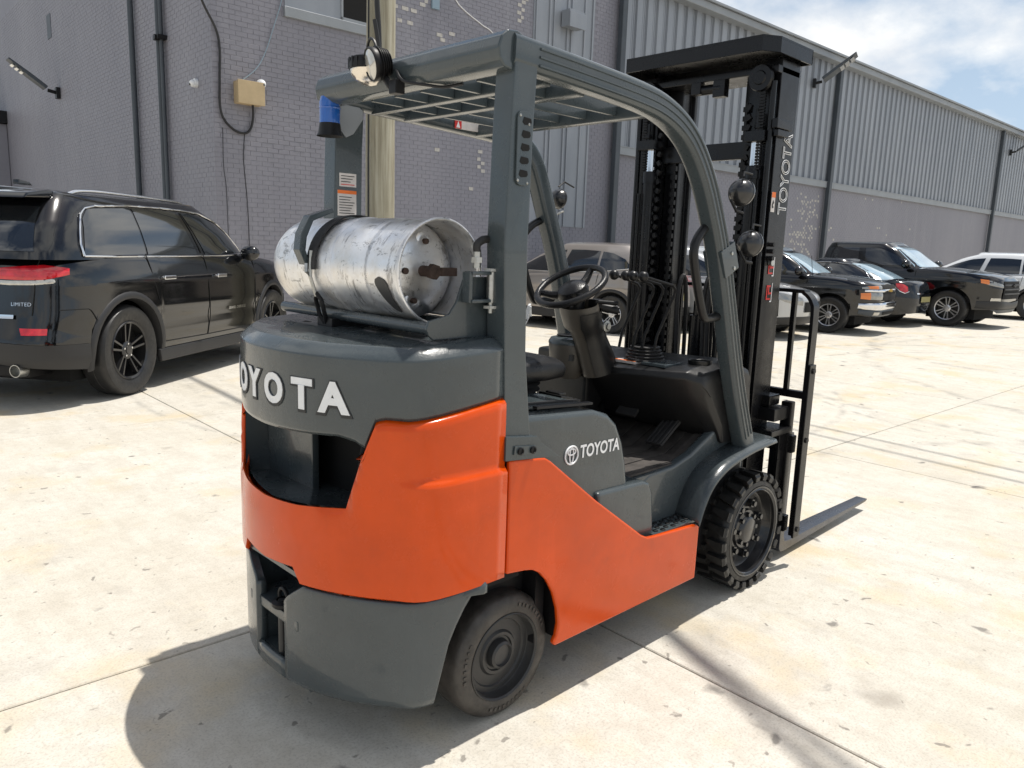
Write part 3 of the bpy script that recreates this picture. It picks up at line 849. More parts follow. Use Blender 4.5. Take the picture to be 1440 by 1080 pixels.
# window recess
b = B()
b.add([(-.43, -.34, .935), (-.43, .34, .935), (-.20, .30, .95), (-.20, -.30, .95)], [(0, 1, 2, 3)])
fl = [[(cw_x(y) + .02, y, interp(abs(y), [0, .31], [.722, .748])), (-.46, y*.97, .712), (-.36, y*.95, .700), (-.22, y*.93, .692)] for y in lin(-.33, .33, 13)]
b.grid(fl)
b.add([(-.45, .345, .95), (-.47, .315, .70), (-.24, .30, .65), (-.24, .30, .95)], [(0, 1, 2, 3)])
b.add([(-.45, -.345, .95), (-.47, -.315, .70), (-.24, -.30, .65), (-.24, -.30, .95)], [(0, 1, 2, 3)])
b.obj('window_recess', 'grey', fk, smooth=40)
b = B(); b.box(-.385, -.36, .03, .325, .64, .96); b.obj('recess_wall', 'grey', fk, bevel=.008)
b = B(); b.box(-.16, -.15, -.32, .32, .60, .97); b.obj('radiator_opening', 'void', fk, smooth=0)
# letters set in shallow recesses along the rear face
def cw_text(u, v, w, y0, zc):
    y = y0 - u; x = cw_x(y)
    d = 1e-3; dx_ = (cw_x(y+d)-cw_x(y-d))/(2*d); n = Vector((-1, dx_)).normalized()
    return (x + n.x*(.003+w), y + n.y*(.003+w), zc + v)
LET = [('T', .268), ('O', .160), ('Y', .056), ('O', -.058), ('T', -.178), ('A', -.277)]
for ch, yc in LET:
    zc = 1.053
    for nm, mt, off, h in (('letter_recess', 'ink', .0105, -.0015), ('letter', 'white', .0065, 0.0)):
        vs, fs = text_geo(ch, .150, offset=off, extrude=0.0012)
        k = .94 if nm == 'letter' else .99
        b = B(); b.add([cw_text(-(-x)*k*.80, y*k*.80 + (-.003 if nm == 'letter_recess' else .001), z + h, yc, zc) for x, y, z in vs], fs)
        b.obj(nm, mt, fk, smooth=0, merge=False)

# ---- side frames
def frame_poly():
    return [(-.058, .512), (.02, .502), (.055, .494), (.09, .474), (.125, .437), (.155, .388), (.178, .325), (.186, .27), (.178, .232), (.163, .212), (.175, .198), (.996, .194), (1.0, .411), (.975, .424), (.70, .444), (.655, .450), (.615, .470), (.35, .654), (.115, .832), (.09, .846), (.06, .850), (-.06, .861)]
for sg in (-1, 1):
    b = B(); b.prism(frame_poly(), 'y', sg*.517, sg*.498); b.obj('side_panel', 'orange', fk, bevel=.008, seg=3)
b = B(); b.box(-.05, 1.5, -.40, .40, .22, .60); b.obj('chassis', 'blackflat', fk, bevel=.01)
for sg in (-1, 1):
    b = B(); b.prism([(.205, .205), (.96, .205), (.96, .405), (.70, .415), (.60, .44), (.33, .63), (.10, .80), (.10, .60), (.205, .40)], 'y', sg*.4965, sg*.42); b.obj('frame_filler', 'blackflat', fk)  # inner filler added to stop sun leaking behind the thin side panel
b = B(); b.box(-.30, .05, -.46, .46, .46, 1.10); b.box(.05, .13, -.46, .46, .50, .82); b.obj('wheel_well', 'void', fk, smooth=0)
b = B(); b.box(.13, .17, -.46, .46, .20, .60); b.obj('wheel_well_wall', 'blackflat', fk)

# ---- engine hood, seat base, step box
hood = [(.02, .60), (.02, .968), (.10, .966), (.38, .948), (.455, .925), (.505, .885), (.545, .815), (.572, .73), (.588, .65), (.592, .60)]
b = B(); b.prism(hood, 'y', -.462, .462); hd = b.obj('engine_hood', 'grey', fk, bevel=.022, seg=4)
b = B(); b.box(.10, .385, -.40, .40, .962, .972, (math.radians(3.6), 'Y')); b.obj('hood_plate', 'greysmooth', fk, bevel=.003)
b = B(); b.box(.39, .455, -.30, -.19, .945, .962, (math.radians(12), 'Y')); b.box(.405, .44, -.28, -.21, .96, .972); b.obj('hood_latch', 'plastic', fk, bevel=.004)
for y0 in (-.435, -.38): 
    b = B(); b.box(.13, .40, y0, y0+.02, .968, .976, (math.radians(3.6), 'Y')); b.obj('hood_seal', 'rubber', fk)
# brand lettering and emblem on the hood flank
def hood_side(cx, cz, tilt=0.0):
    def fn(u, v, w):
        c_, s_ = math.cos(tilt), math.sin(tilt); v *= 1.2; return (cx + u*c_ - v*s_, -.4635 - w - .0006, cz + u*s_ + v*c_)
    return fn
flat_text('brand_lettering', 'TOYOTA', 'white', fk, hood_side(.417, .812, -.02), .050, offset=.0014, spacing=1.0)
b = B()
def ell(cx, cz, a, c, r, n=28):
    b.tube([(cx + a*math.cos(2*PI*k/n), -.4645, cz + c*math.sin(2*PI*k/n)) for k in range(n)], r, 6, closed=True)
ell(.270, .812, .031, .030, .0032); ell(.270, .823, .019, .010, .0026); ell(.270, .812, .009, .027, .0026)
b.obj('brand_emblem', 'white', fk, smooth=30)
b = B(); b.prism([(.40, .40), (.40, .66), (.66, .652), (.70, .640), (.722, .60), (.745, .43), (.742, .40)], 'y', -.478, -.25); b.obj('step_box', 'grey', fk, bevel=.016, seg=3)
b = B(); b.prism([(.40, .40), (.742, .40), (.742, .43), (.40, .43)], 'y', .25, .478); b.obj('step_box', 'grey', fk, bevel=.01)
# step tread: a perforated plate
b = B(); b.box(.725, .998, -.4975, -.375, .424, .436); b.obj('step', 'greysmooth', fk, bevel=.004)
b = B()
for i in range(7):
    for j in range(4):
        x = .762 + i*.034; y = -.483 + j*.026 + (.0 if i % 2 else .01)
        b.lathe([(.011, 0), (.0095, .004), (.0065, .005), (.0055, .001)], (x, y, .436), (0, 0, 1), 10)
b.obj('step_grip', 'blackflat', fk)['kind'] = 'stuff'
b = B(); b.box(.722, 1.01, .38, .512, .418, .430); b.obj('step', 'greysmooth', fk, bevel=.004)
# floor, toe board and right-hand flank under the dash
b = B(); b.prism([(.56, .585), (.56, .640), (1.06, .640), (1.42, .80), (1.42, .62), (1.06, .585)], 'y', -.415, .43); b.obj('floor_plate', 'greysmooth', fk, bevel=.004)
b = B(); b.prism([(.60, .642), (.60, .650), (1.06, .650), (1.34, .775), (1.34, .767), (1.06, .642)], 'y', -.40, .40); b.obj('floor_mat', 'mat', fk)
b = B()
for k in range(9):
    y0 = -.385 + k*.085; b.prism([(.62, .6505), (.62, .654), (1.05, .654), (1.32, .7745), (1.32, .771), (1.05, .6505)], 'y', y0, y0+.05)
b.obj('mat_ribs', 'mat', fk)['kind'] = 'stuff'
for sg in (-1, 1):
    b = B(); b.prism([(.735, .43), (1.12, .43), (1.50, .60), (1.50, .80), (1.40, .83), (1.34, .80), (1.06, .672), (.94, .645), (.78, .640), (.735, .62)], 'y', sg*.418, sg*.375); b.obj('cowl_side', 'grey', fk, bevel=.014, seg=3)
    # fender: a curved plate over the front wheel
    arc = smooth_path([(.972, 0, .43), (1.0, 0, .495), (1.045, 0, .560), (1.11, 0, .606), (1.20, 0, .638), (1.36, 0, .666), (1.56, 0, .680)], 5)
    b = B(); rows = []
    for p in arc:
        rows.append([(p.x, sg*.405, p.z+.012), (p.x, sg*.50, p.z+.008), (p.x, sg*.527, p.z+.002), (p.x, sg*.535, p.z-.012)])
    b.grid(rows); b.obj('fender', 'grey', fk, solid=.012, smooth=50)
# dash console
b = B()
sec = []
for y, zt, xr_ in ((-.437, .985, 1.11), (-.425, 1.015, 1.075), (-.38, 1.035, 1.03), (-.25, 1.03, .975), (-.10, 1.025, .955), (.10, 1.02, .96), (.30, 1.02, 1.0), (.41, 1.0, 1.06), (.437, .97, 1.11)):
    zt -= .022; sec.append([(1.38, y, .69), (1.26, y, .69), (xr_+.14, y, .765), (xr_+.04, y, .90), (xr_, y, zt-.035), (xr_+.010, y, zt-.010), (xr_+.04, y, zt), (1.20, y, zt+.016), (1.36, y, zt+.020), (1.45, y, zt-.01), (1.47, y, .80), (1.38, y, .69)])
b.grid(sec); b.f.append(tuple(range(11))); b.f.append(tuple(len(b.v)-12+k for k in range(11)))
b.obj('dash_console', 'plastic', fk, smooth=35, bevel=.006)
b = B(); b.lathe([(.042, 0), (.047, .004), (.050, .004), (.050, .0), (.046, -.03), (.02, -.04), (.001, -.04)], (1.19, -.345, 1.033), (0, 0, 1), 24); b.obj('cup_holder', 'plastic', fk)
b = B(); b.box(1.02, 1.16, -.29, -.17, 1.010, 1.022); b.obj('dash_tray', 'greysmooth', fk, bevel=.003)
b = B(); b.box(1.005, 1.09, -.15, -.04, 1.008, 1.018); b.obj('dash_decal', 'label', fk); 
b = B(); b.box(1.007, 1.02, -.148, -.042, 1.0182, 1.0195); b.obj('decal_band', 'orangeprint', fk)
b = B()
for k in range(5):
    b.lathe([(.085-.006*k, 0), (.088-.006*k, .006), (.078-.006*k, .010)], (1.10, -.13, 1.018+.013*k), (0, 0, 1), 20)
b.obj('lever_boot', 'rubber', fk)
# levers, each bent towards the seat with a ball knob
for k, (yk, xb) in enumerate(((-.068, 1.05), (-.128, 1.065), (-.165, 1.08), (-.215, 1.095))):
    b = B(); b.tube([(xb-.03, yk+.015, 1.07), (xb-.022, yk+.010, 1.13), (xb+.036, yk-.022, 1.30), (xb+.034, yk-.026, 1.322), (xb+.018, yk-.022, 1.338), (.975, yk-.004, 1.366), (.945, yk, 1.372)], .0062, 8)
    lv = b.obj('control_lever', 'blackflat', fk)
    b = B(); b.sphere((.94, yk, 1.373), .021, 16, 10); b.obj('knob', 'plastic', lv)
# steering wheel, column, covers
SC = Vector((.755, 0.0, 1.326)); TL = math.radians(31)
def sw(u, v, w=0.0):
    """u across (to the left), v up the wheel face, w along the shaft"""
    return (SC.x + v*math.cos(TL) - w*math.sin(TL)*-1*-1, SC.y + u, SC.z + v*math.sin(TL) + w*math.cos(TL))
def sw(u, v, w=0.0):
    return (SC.x + v*math.cos(TL) - w*math.sin(TL), SC.y + u, SC.z + v*math.sin(TL) + w*math.cos(TL))
b = B(); b.tube([sw(.142*math.cos(2*PI*k/44), .142*math.sin(2*PI*k/44)) for k in range(44)], .0135, 12, closed=True); stw = b.obj('steering_wheel', 'vinyl', fk)
for a in (205, 335, 90):
    c_, s_ = math.cos(math.radians(a)), math.sin(math.radians(a))
    b = B(); b.tube([sw(.03*c_, .03*s_, -.035), sw(.09*c_, .09*s_, -.026), sw(.138*c_, .138*s_, -.004)], [.02, .016, .013], 8); b.obj('spoke', 'vinyl', stw)
b = B(); b.v = []; 
b.lathe([(.001, .012), (.035, .008), (.058, -.006), (.066, -.03), (.060, -.05)], (0, 0, 0), (0, 0, 1), 24); b.xform(Matrix(((0, math.cos(TL), -math.sin(TL), SC.x), (1, 0, 0, SC.y), (0, math.sin(TL), math.cos(TL), SC.z), (0, 0, 0, 1)))); b.obj('hub', 'vinyl', stw)
b = B(); b.tube([sw(0, .02, -.05), (.80, 0, 1.235)], .03, 12); b.obj('column_shaft', 'blackflat', fk)
b = B()
rws = []
for (x, z, hw, d) in ((.775, 1.250, .088, .062), (.785, 1.225, .090, .066), (.805, 1.17, .080, .068), (.830, 1.150, .066, .066), (.86, 1.10, .062, .066), (.90, 1.03, .064, .076), (.935, .965, .064, .08)):
    rws.append([(x + d*math.sin(a)*1.0 + .03, hw*math.cos(a)*1.0, z + .3*d*math.sin(a)) for a in [k*2*PI/20 for k in range(21)]])
b.grid(rws); b.obj('column_cover', 'greyplastic', fk, smooth=50)
b = B()
b.grid([[(r_[k][0]*1.0 + .022*abs(math.sin(k*2*PI/20)), r_[k][1]*1.08, r_[k][2]+.004) for k in range(10, 21)][::-1] if False else [((r_[k][0] + .010*math.sin(k*2*PI/20)), r_[k][1]*1.07, r_[k][2]) for k in range(-1, 14)] for r_ in rws[1:]])
b.obj('column_cover_front', 'plastic', fk, smooth=50)
b = B(); b.lathe([(.001, .012), (.012, .012), (.014, .004), (.024, .002), (.026, -.004)], (.895, -.082, 1.165), (0, -1, 0), 18); b.obj('ignition_switch', 'steel', fk)
b = B(); b.cyl((.84, -.05, 1.265), (.90, -.13, 1.262), .009, 8); b.cyl((.87, -.05, 1.245), (.93, -.11, 1.23), .018, 10); b.box(.83, .88, -.07, -.03, 1.24, 1.275); b.obj('column_clamp', 'blackflat', fk, bevel=.004)
b = B(); b.cyl((.85, .06, 1.255), (.86, .19, 1.27), .008, 8); b.sphere((.86, .19, 1.27), .014); b.obj('direction_lever', 'plastic', fk)
# left-hand instrument pod with the parking brake
b = B(); b.lathe([(.001, .028), (.05, .028), (.078, .022), (.088, .008), (.09, -.01), (.085, -.06), (.07, -.11), (.045, -.15)], (.895, .115, 1.075), (0, 0, 1), 28); b.obj('instrument_pod', 'greyplastic', fk, smooth=35)
b = B(); b.lathe([(.001, .0305), (.055, .0305), (.082, .024), (.091, .010), (.092, .000), (.089, .0)], (.895, .115, 1.075), (0, 0, 1), 28); b.obj('pod_lid', 'greysmooth', fk, smooth=35)
b = B(); b.lathe([(.02, .0), (.045, .001), (.048, .004), (.02, .006), (.018, -.01), (.001, -.01)], (.885, .12, 1.107), (0, 0, 1), 20); b.obj('pod_switch', 'plastic', fk)
b = B(); b.box(.83, .842, .04, .08, 1.01, 1.035); b.obj('warning_decal', 'ink', fk)
b = B(); b.box(.95, 1.10, .06, .36, .68, 1.03); b.obj('cowl_inner', 'plastic', fk, bevel=.02)
# key tag and string on the wheel
b = B(); b.tube([sw(.10, -.15, 0), sw(.11, -.16, -.05)], .006, 6); b.box(.61, .615, .085, .105, 1.19, 1.245, (.3, 'X')); b.obj('key_tag', 'white', fk)
b = B(); b.tube([(.615, .09, 1.20), (.52, .10, 1.04)], .0022, 5); b.obj('tag_string', 'whitecable', fk)
# pedals
b = B(); b.box(.99, 1.17, -.31, -.23, .735, .748, (math.radians(-33), 'Y'));
for k in range(4): b.box(.99, 1.17, -.305+k*.02, -.298+k*.02, .749, .754, (math.radians(-33), 'Y'), (1.08, -.27, .7415))
b.obj('accelerator_pedal', 'rubber', fk, bevel=.002)
b = B(); b.box(1.03, 1.12, -.14, -.04, .80, .815, (math.radians(-40), 'Y')); b.tube([(1.09, -.09, .80), (1.18, -.09, .95)], .01, 8); b.obj('brake_pedal', 'rubber', fk, bevel=.002)
b = B(); b.box(1.03, 1.10, .06, .13, .80, .815, (math.radians(-40), 'Y')); b.tube([(1.09, .1, .80), (1.18, .1, .95)], .01, 8); b.obj('inching_pedal', 'rubber', fk, bevel=.002)
# seat: cushion over a bellows, backrest folded low behind it
b = B(); rws = []
for t, (x, hw, zt, zb) in enumerate(((.10, .19, 1.05, 1.02), (.16, .215, 1.085, 1.01), (.30, .225, 1.09, .992), (.42, .225, 1.092, .992), (.50, .215, 1.080, .995), (.535, .19, 1.05, 1.02))):
    m_ = (zt+zb)/2; h_ = (zt-zb)/2
    rws.append([(x, hw*(abs(math.cos(a))**.5)*(1 if math.cos(a) > 0 else -1), m_ + h_*(abs(math.sin(a))**.6)*(1 if math.sin(a) > 0 else -1)) for a in [k*2*PI/28 + .01 for k in range(29)]])
b.grid(rws); b.f.append(tuple(range(28))); b.f.append(tuple(len(b.v)-29+k for k in range(28)))
b.obj('seat', 'vinyl', fk, smooth=60)
b = B()
for k in range(3):
    b.lathe([(.155, 0), (.185, .011), (.155, .022)], (.31, -.02, .955+.021*k), (0, 0, 1), 28)
b.obj('seat_bellows', 'rubber', fk)
b = B(); b.box(.05, .12, -.20, .20, .99, 1.16); b.obj('backrest', 'vinyl', fk, bevel=.03, seg=4)
b = B(); b.box(.20, .24, -.242, -.225, 1.06, 1.14, (.5, 'Y')); b.obj('seat_belt_buckle', 'greyplastic', fk, bevel=.006)

# ---- overhead guard
def leg_profile(): 
    # across y: -.03..+.03 ; in plane: -.045..+.045 with two grooves on the outer side
    p = rrect(.037, .043, .020, 4)
    return p
gpath = smooth_path([(-.075, 0, 1.987), (.2, 0, 1.975), (.50, 0, 1.957), (.64, 0, 1.935), (.75, 0, 1.893), (.84, 0, 1.828), (.92, 0, 1.735), (.99, 0, 1.62), (1.06, 0, 1.48), (1.14, 0, 1.27), (1.25, 0, .97), (1.385, 0, .672)], 6)
for sg in (-1, 1):
    dxl = .045 if sg > 0 else 0.0
    pth = [(p.x, sg*.465, p.z) for p in gpath]
    if sg > 0: pth = [(p.x, .447, p.z) for p in smooth_path([(-.075, 0, 1.987), (.3, 0, 1.970), (.62, 0, 1.955), (.80, 0, 1.940), (.90, 0, 1.905), (.965, 0, 1.845), (1.01, 0, 1.76), (1.06, 0, 1.64), (1.12, 0, 1.50), (1.19, 0, 1.30), (1.28, 0, .97), (1.385, 0, .672)], 6)]
    b = B(); b.sweep(pth, leg_profile(), (0, 1, 0)); gd = b.obj('guard_side_rail', 'greysmooth', fk, smooth=50)
    b = B()
    for v in (-.018, .004, .026):
        b.sweep(pth[2:-1], [(sg*.036, v-.0045), (sg*.0415, v-.002), (sg*.0415, v+.002), (sg*.036, v+.0045)], (0, 1, 0))
    b.obj('guard_rail_rib', 'greysmooth', fk, smooth=30)
    # rear pillar: a tapered box standing on a bolted foot
    b = B(); rws = []
    for z, x0, x1 in ((.88, -.066, .042), (1.17, -.080, .006), (1.475, -.092, -.002), (1.80, -.082, .004), (1.96, -.074, .012)):
        y0, y1 = sg*.500, sg*.425; x0 += dxl*.6; x1 += dxl*1.2
        rws.append([(x0, y0, z), (x1, y0, z), (x1, y1, z), (x0, y1, z), (x0, y0, z)])
    b.grid(rws); b.f.append((0, 1, 2, 3)); n0 = len(b.v)-5; b.f.append((n0, n0+1, n0+2, n0+3))
    b.obj('guard_pillar', 'greysmooth', fk, bevel=.006)
    b = B(); b.prism([(-.075, .862), (-.075, .935), (.055, .918), (.075, .895), (.15, .845), (.165, .838), (.10, .845)], 'y', sg*.513, sg*.44); ft = b.obj('pillar_foot', 'greysmooth', fk, bevel=.005)
    b = B(); b.box(-.045, .045, sg*.5135, sg*.519, .872, .898, (math.radians(7), 'Y')); b.obj('foot_plate', 'greysmooth', fk, bevel=.002)
    for bx, bz in ((-.022, .886), (.03, .882)):
        b = B(); b.lathe([(.0115, 0), (.0115, .006), (.008, .007), (.006, .003), (.001, .003)], (bx, sg*.519, bz), (0, sg, 0), 12); b.obj('bolt', 'blackflat', fk)
# louvred vent plate on the near pillar
b = B(); b.prism(rrect(.028, .098, .02, 4, -.036, 1.735), 'y', -.5005, -.507); vp = b.obj('vent_plate', 'greysmooth', fk, bevel=.002)
for k in range(5):
    b = B(); z = 1.665 + k*.0345; x = -.038 + k*.002
    b.prism([(x-.017, z), (x-.012, z+.014), (x+.014, z+.012), (x+.017, z+.002), (x+.012, z-.004), (x-.008, z-.006)], 'y', -.5072, -.5085); b.obj('louvre', 'void', vp, smooth=0)
for x, z in ((-.055, 1.82), (-.022, 1.80), (-.058, 1.65), (-.022, 1.645)):
    b = B(); b.lathe([(.004, 0), (.0035, .002), (.001, .003)], (x, -.507, z), (0, -1, 0), 8); b.obj('screw', 'steel', vp)
# rear bar, cross members and slats
b = B(); b.sweep([(0, -.49, 0), (0, .49, 0)], [(0, 0)], (1, 0, 0)) if False else None
D = [(.03, -.045), (.03, .040), (.0, .050), (-.035, .046), (-.058, .028), (-.068, .0), (-.062, -.03), (-.045, -.048), (-.01, -.055)]
b.prism([(-.060 + u, 1.985 + v) for u, v in D], 'y', -.492, .437); b.obj('guard_rear_bar', 'greysmooth', fk, bevel=.006, seg=3)
for nm, x0, x1, zt in (('a', .10, .135, 1.975), ('b', .245, .285, 1.97), ('c', .60, .645, 1.958)):
    b = B(); b.box(x0, x1, -.435, .435, zt-.045, zt); b.obj('guard_cross_member', 'greysmooth', fk, bevel=.006)
for k, y in enumerate((-.30, -.165, -.035, .10, .235)):
    b = B(); b.box(.285, .60, y-.007, y+.007, 1.925, 1.968); b.obj('guard_slat', 'greysmooth', fk, bevel=.002)
    b = B(); b.box(-.03, .10, y-.007, y+.007, 1.935, 1.972); b.obj('guard_slat', 'greysmooth', fk, bevel=.002)
    b = B(); b.box(.135, .245, y-.007, y+.007, 1.93, 1.972); b.obj('guard_slat', 'greysmooth', fk, bevel=.002)
# inner decal on the far rail
b = B(); b.box(.48, .72, .4065, .409, 1.928, 1.962); d_ = b.obj('guard_decal', 'label', fk, smooth=0)
for x in (.49, .69):
    b = B(); b.box(x-.015, x+.02, .4050, .4060, 1.929, 1.961); b.obj('decal_mark', 'red', d_, smooth=0)
    b = B(); b.prism([(x-.008, 1.932), (x+.012, 1.932), (x+.002, 1.957)], 'y', .4045, .4038); b.obj('decal_mark', 'white', d_, smooth=0)
# grab handles on the front legs
for sg in (-1, 1):
    b = B(); b.tube(smooth_path([(1.05, sg*.455, 1.60), (.975, sg*.455, 1.565), (.915, sg*.455, 1.50), (.925, sg*.455, 1.42), (1.0, sg*.455, 1.25), (1.05, sg*.455, 1.225), (1.14, sg*.455, 1.235)], 6), .0175, 10); b.obj('grab_handle', 'plastic', fk)
    if sg > 0: continue
    b = B(); b.box(1.035, 1.135, sg*.425, sg*.507, 1.395, 1.505, (math.radians(-25), 'Y')); cl = b.obj('leg_clamp', 'greysmooth', fk, bevel=.004)
    for z_ in (1.42, 1.475):
        b = B(); b.lathe([(.007, 0), (.007, .004), (.001, .005)], (1.115-(z_-1.42)*.45, sg*.507, z_), (0, sg, 0), 8); b.obj('bolt', 'steel', cl)
# work lamps
def lamp(nm, c, aim, r, lens, body='blackflat', fins=True):
    ax = Vector(aim).normalized(); c = Vector(c)
    if fins: pr = [(.001, -r*1.25), (r*.25, -r*1.25), (r*.55, -r*1.2), (r*.85, -r*.75), (r*1.02, -r*.2), (r*1.05, .0), (r*1.0, r*.12), (r*.93, r*.10)]
    else: pr = [(.001, -r*1.10), (r*.25, -r*1.06), (r*.50, -r*.95), (r*.74, -r*.75), (r*.92, -r*.45), (r*1.0, -r*.15), (r*1.06, -r*.12), (r*1.06, r*.04), (r*1.0, r*.12), (r*.93, r*.10)]
    b = B(); b.lathe(pr, c, ax, 28)
    if fins:
        for k in range(5):
            b.lathe([(r*.45, -r*1.15+k*r*.17), (r*(.80+.07*k), -r*1.12+k*r*.17), (r*(.80+.07*k), -r*1.08+k*r*.17), (r*.45, -r*1.05+k*r*.17)], c, ax, 24)
    o = b.obj(nm, body, fk)
    b = B(); b.lathe([(r*.93, r*.06), (r*.6, r*.13), (.001, r*.16)], c, ax, 24); b.obj('lens', lens, o)
    return o
lamp('rear_work_lamp', (-.185, .005, 1.995), (-1, .25, -.25), .047, 'lens')
b = B(); b.tube([(-.15, -.015, 1.96), (-.145, -.035, 1.935), (-.13, -.06, 1.93)], .012, 8); b.box(-.155, -.12, -.075, -.04, 1.91, 1.95); b.obj('lamp_bracket', 'blackflat', fk, bevel=.003)
b = B(); b.tube(smooth_path([(-.12, -.03, 1.99), (-.14, -.09, 1.945), (-.10, -.16, 1.93), (-.07, -.20, 1.925), (-.05, -.26, 1.93)], 5), .005, 6); b.obj('lamp_wire', 'cable', fk)
b = B(); b.tube(smooth_path([(-.15, .02, 2.03), (-.15, .045, 2.075), (-.14, .085, 2.085), (-.13, .115, 2.05), (-.13, .12, 2.0)], 6), .0045, 6); b.obj('lamp_wire', 'cable', fk)
b = B(); b.lathe([(.062, 0), (.060, -.012), (.045, -.030), (.02, -.042), (.001, -.044)], (-.135, .088, 1.995), (0, 0, 1), 24); o = b.obj('marker_lamp', 'reflector', fk)
b = B(); b.lathe([(.064, 0), (.066, .010), (.062, .034), (.055, .038), (.001, .038)], (-.135, .088, 1.995), (0, 0, 1), 24)
for k in range(20):
    a = 2*PI*k/20; b.box(-.135+.062*math.cos(a)-.002, -.135+.062*math.cos(a)+.006*math.cos(a)+.002, .088+.062*math.sin(a)-.003, .088+.068*math.sin(a)+.003, 1.999, 2.029)
b.obj('lamp_cap', 'blackflat', o)
for c in ((1.165, -.485, 1.705), (1.265, -.485, 1.515)): 
    o = lamp('side_work_lamp', c, (1, .1, -.12), .050, 'lens', 'rimblack', False)
    b = B(); b.tube([(c[0]-.06, c[1]+.01, c[2]-.03), (c[0]-.03, c[1], c[2]-.07), (c[0]+.02, c[1], c[2]-.075)], .006, 6); b.obj('lamp_bracket', 'blackflat', o)
    b = B(); b.tube([(c[0]-.03, c[1]-.02, c[2]+.055), (c[0]-.01, c[1]-.01, c[2]+.075), (c[0]+.05, c[1]-.01, c[2]+.072)], .004, 6); b.obj('wire_guard', 'blackflat', o)
o = lamp('side_work_lamp', (1.235, .52, 1.705), (1, -.1, -.12), .046, 'lens', 'rimblack', False)
b = B(); b.tube([(1.20, .50, 1.76), (1.24, .50, 1.785), (1.31, .50, 1.765)], .004, 6); b.obj('wire_guard', 'blackflat', o)
b = B(); b.tube([(1.13, .48, 1.66), (1.19, .50, 1.63), (1.25, .51, 1.65)], .006, 6); b.obj('lamp_bracket', 'steel', o)
# beacon and its plate, data decals on the inner face of the far pillar
b = B(); b.prism([(-.075, 1.968), (.0, 1.968), (.055, 1.935), (.055, 1.905), (.015, 1.850), (-.015, 1.835), (-.05, 1.87)], 'y', .417, .4235); b.obj('beacon_bracket', 'trim', fk, bevel=.001)
BX, BY = -.093, .397
b = B(); b.lathe([(.046, 0), (.040, .012), (.035, .045), (.035, .06)], (BX, BY, 1.828), (0, 0, 1), 24); bc = b.obj('beacon', 'blackflat', fk)
b = B(); b.lathe([(.034, .035), (.0355, .045), (.0355, .112), (.031, .130), (.018, .137), (.001, .138)], (BX, BY, 1.828), (0, 0, 1), 24); b.lathe([(.036, .090), (.0375, .094), (.036, .098)], (BX, BY, 1.828), (0, 0, 1), 24); b.obj('beacon_lens', 'blueglass', bc)
b = B(); b.box(-.040, .030, .4238, .4248, 1.665, 1.712); o = b.obj('data_decal', 'label', fk, smooth=0)
b = B(); b.box(-.048, .030, .4236, .4248, 1.562, 1.652); o2 = b.obj('warning_decal', 'label', fk, smooth=0)
b = B(); b.box(-.048, .030, .4226, .4234, 1.640, 1.652); b.obj('decal_band', 'orangeprint', o2, smooth=0)
for k in range(7):
    b = B(); z = 1.570+k*.0095; b.box(-.042, .022-(k*7 % 4)*.006, .4228, .4234, z, z+.0026); b.obj('decal_line', 'ink', o2, smooth=0)
for k in range(4):
    b = B(); z = 1.671+k*.010; b.box(-.034, .022-(k*5 % 3)*.008, .4230, .4236, z, z+.0028); b.obj('decal_line', 'ink' if k else 'red', o, smooth=0)

# ---- gas tank cradle
for x in (-.262, -.10):
    b = B(); b.cyl((x, -.40, 1.243), (x, .42, 1.243), .0175, 16); b.obj('cradle_rail', 'greysmooth', fk)
b = B(); b.box(-.30, -.08, .05, .14, 1.205, 1.232); b.box(-.20, -.12, .10, .20, 1.10, 1.215); b.obj('cradle_post', 'blackflat', fk, bevel=.004)
for y0 in (-.408,):
    b = B(); b.prism([(-.285, 1.228), (-.293, 1.245), (-.285, 1.268), (-.245, 1.275), (-.215, 1.283), (-.19, 1.315), (-.175, 1.35), (-.165, 1.378), (-.15, 1.385), (-.045, 1.385), (-.03, 1.215), (-.27, 1.215)], 'y', y0, y0-.009); b.obj('cradle_plate', 'greysmooth', fk, bevel=.003)
b = B(); b.box(-.165, -.06, -.455, -.417, 1.392, 1.402); b.box(-.165, -.06, -.455, -.417, 1.315, 1.325); b.box(-.172, -.160, -.45, -.418, 1.315, 1.40); b.obj('hinge_bracket', 'greysmooth', fk, bevel=.003)
b = B(); b.cyl((-.088, -.445, 1.315), (-.088, -.445, 1.40), .013, 14); b.cyl((-.088, -.445, 1.285), (-.088, -.445, 1.315), .008, 10)
for z in (1.402, 1.298): b.cyl((-.088, -.445, z), (-.088, -.445, z+.008), .022, 6)
b.obj('hinge_pin', 'steel', fk)
b = B(); b.cyl((-.13, -.43, 1.41), (-.13, -.43, 1.455), .012, 10); b.cyl((-.13, -.43, 1.425), (-.13, -.43, 1.44), .017, 6); b.obj('hose_fitting', 'steel', fk)
b = B(); b.tube(smooth_path([(-.13, -.43, 1.45), (-.13, -.43, 1.475), (-.10, -.43, 1.49), (-.06, -.42, 1.48), (-.03, -.40, 1.44), (0, -.38, 1.3)], 6), .011, 10); b.obj('gas_hose', 'rubber', fk)
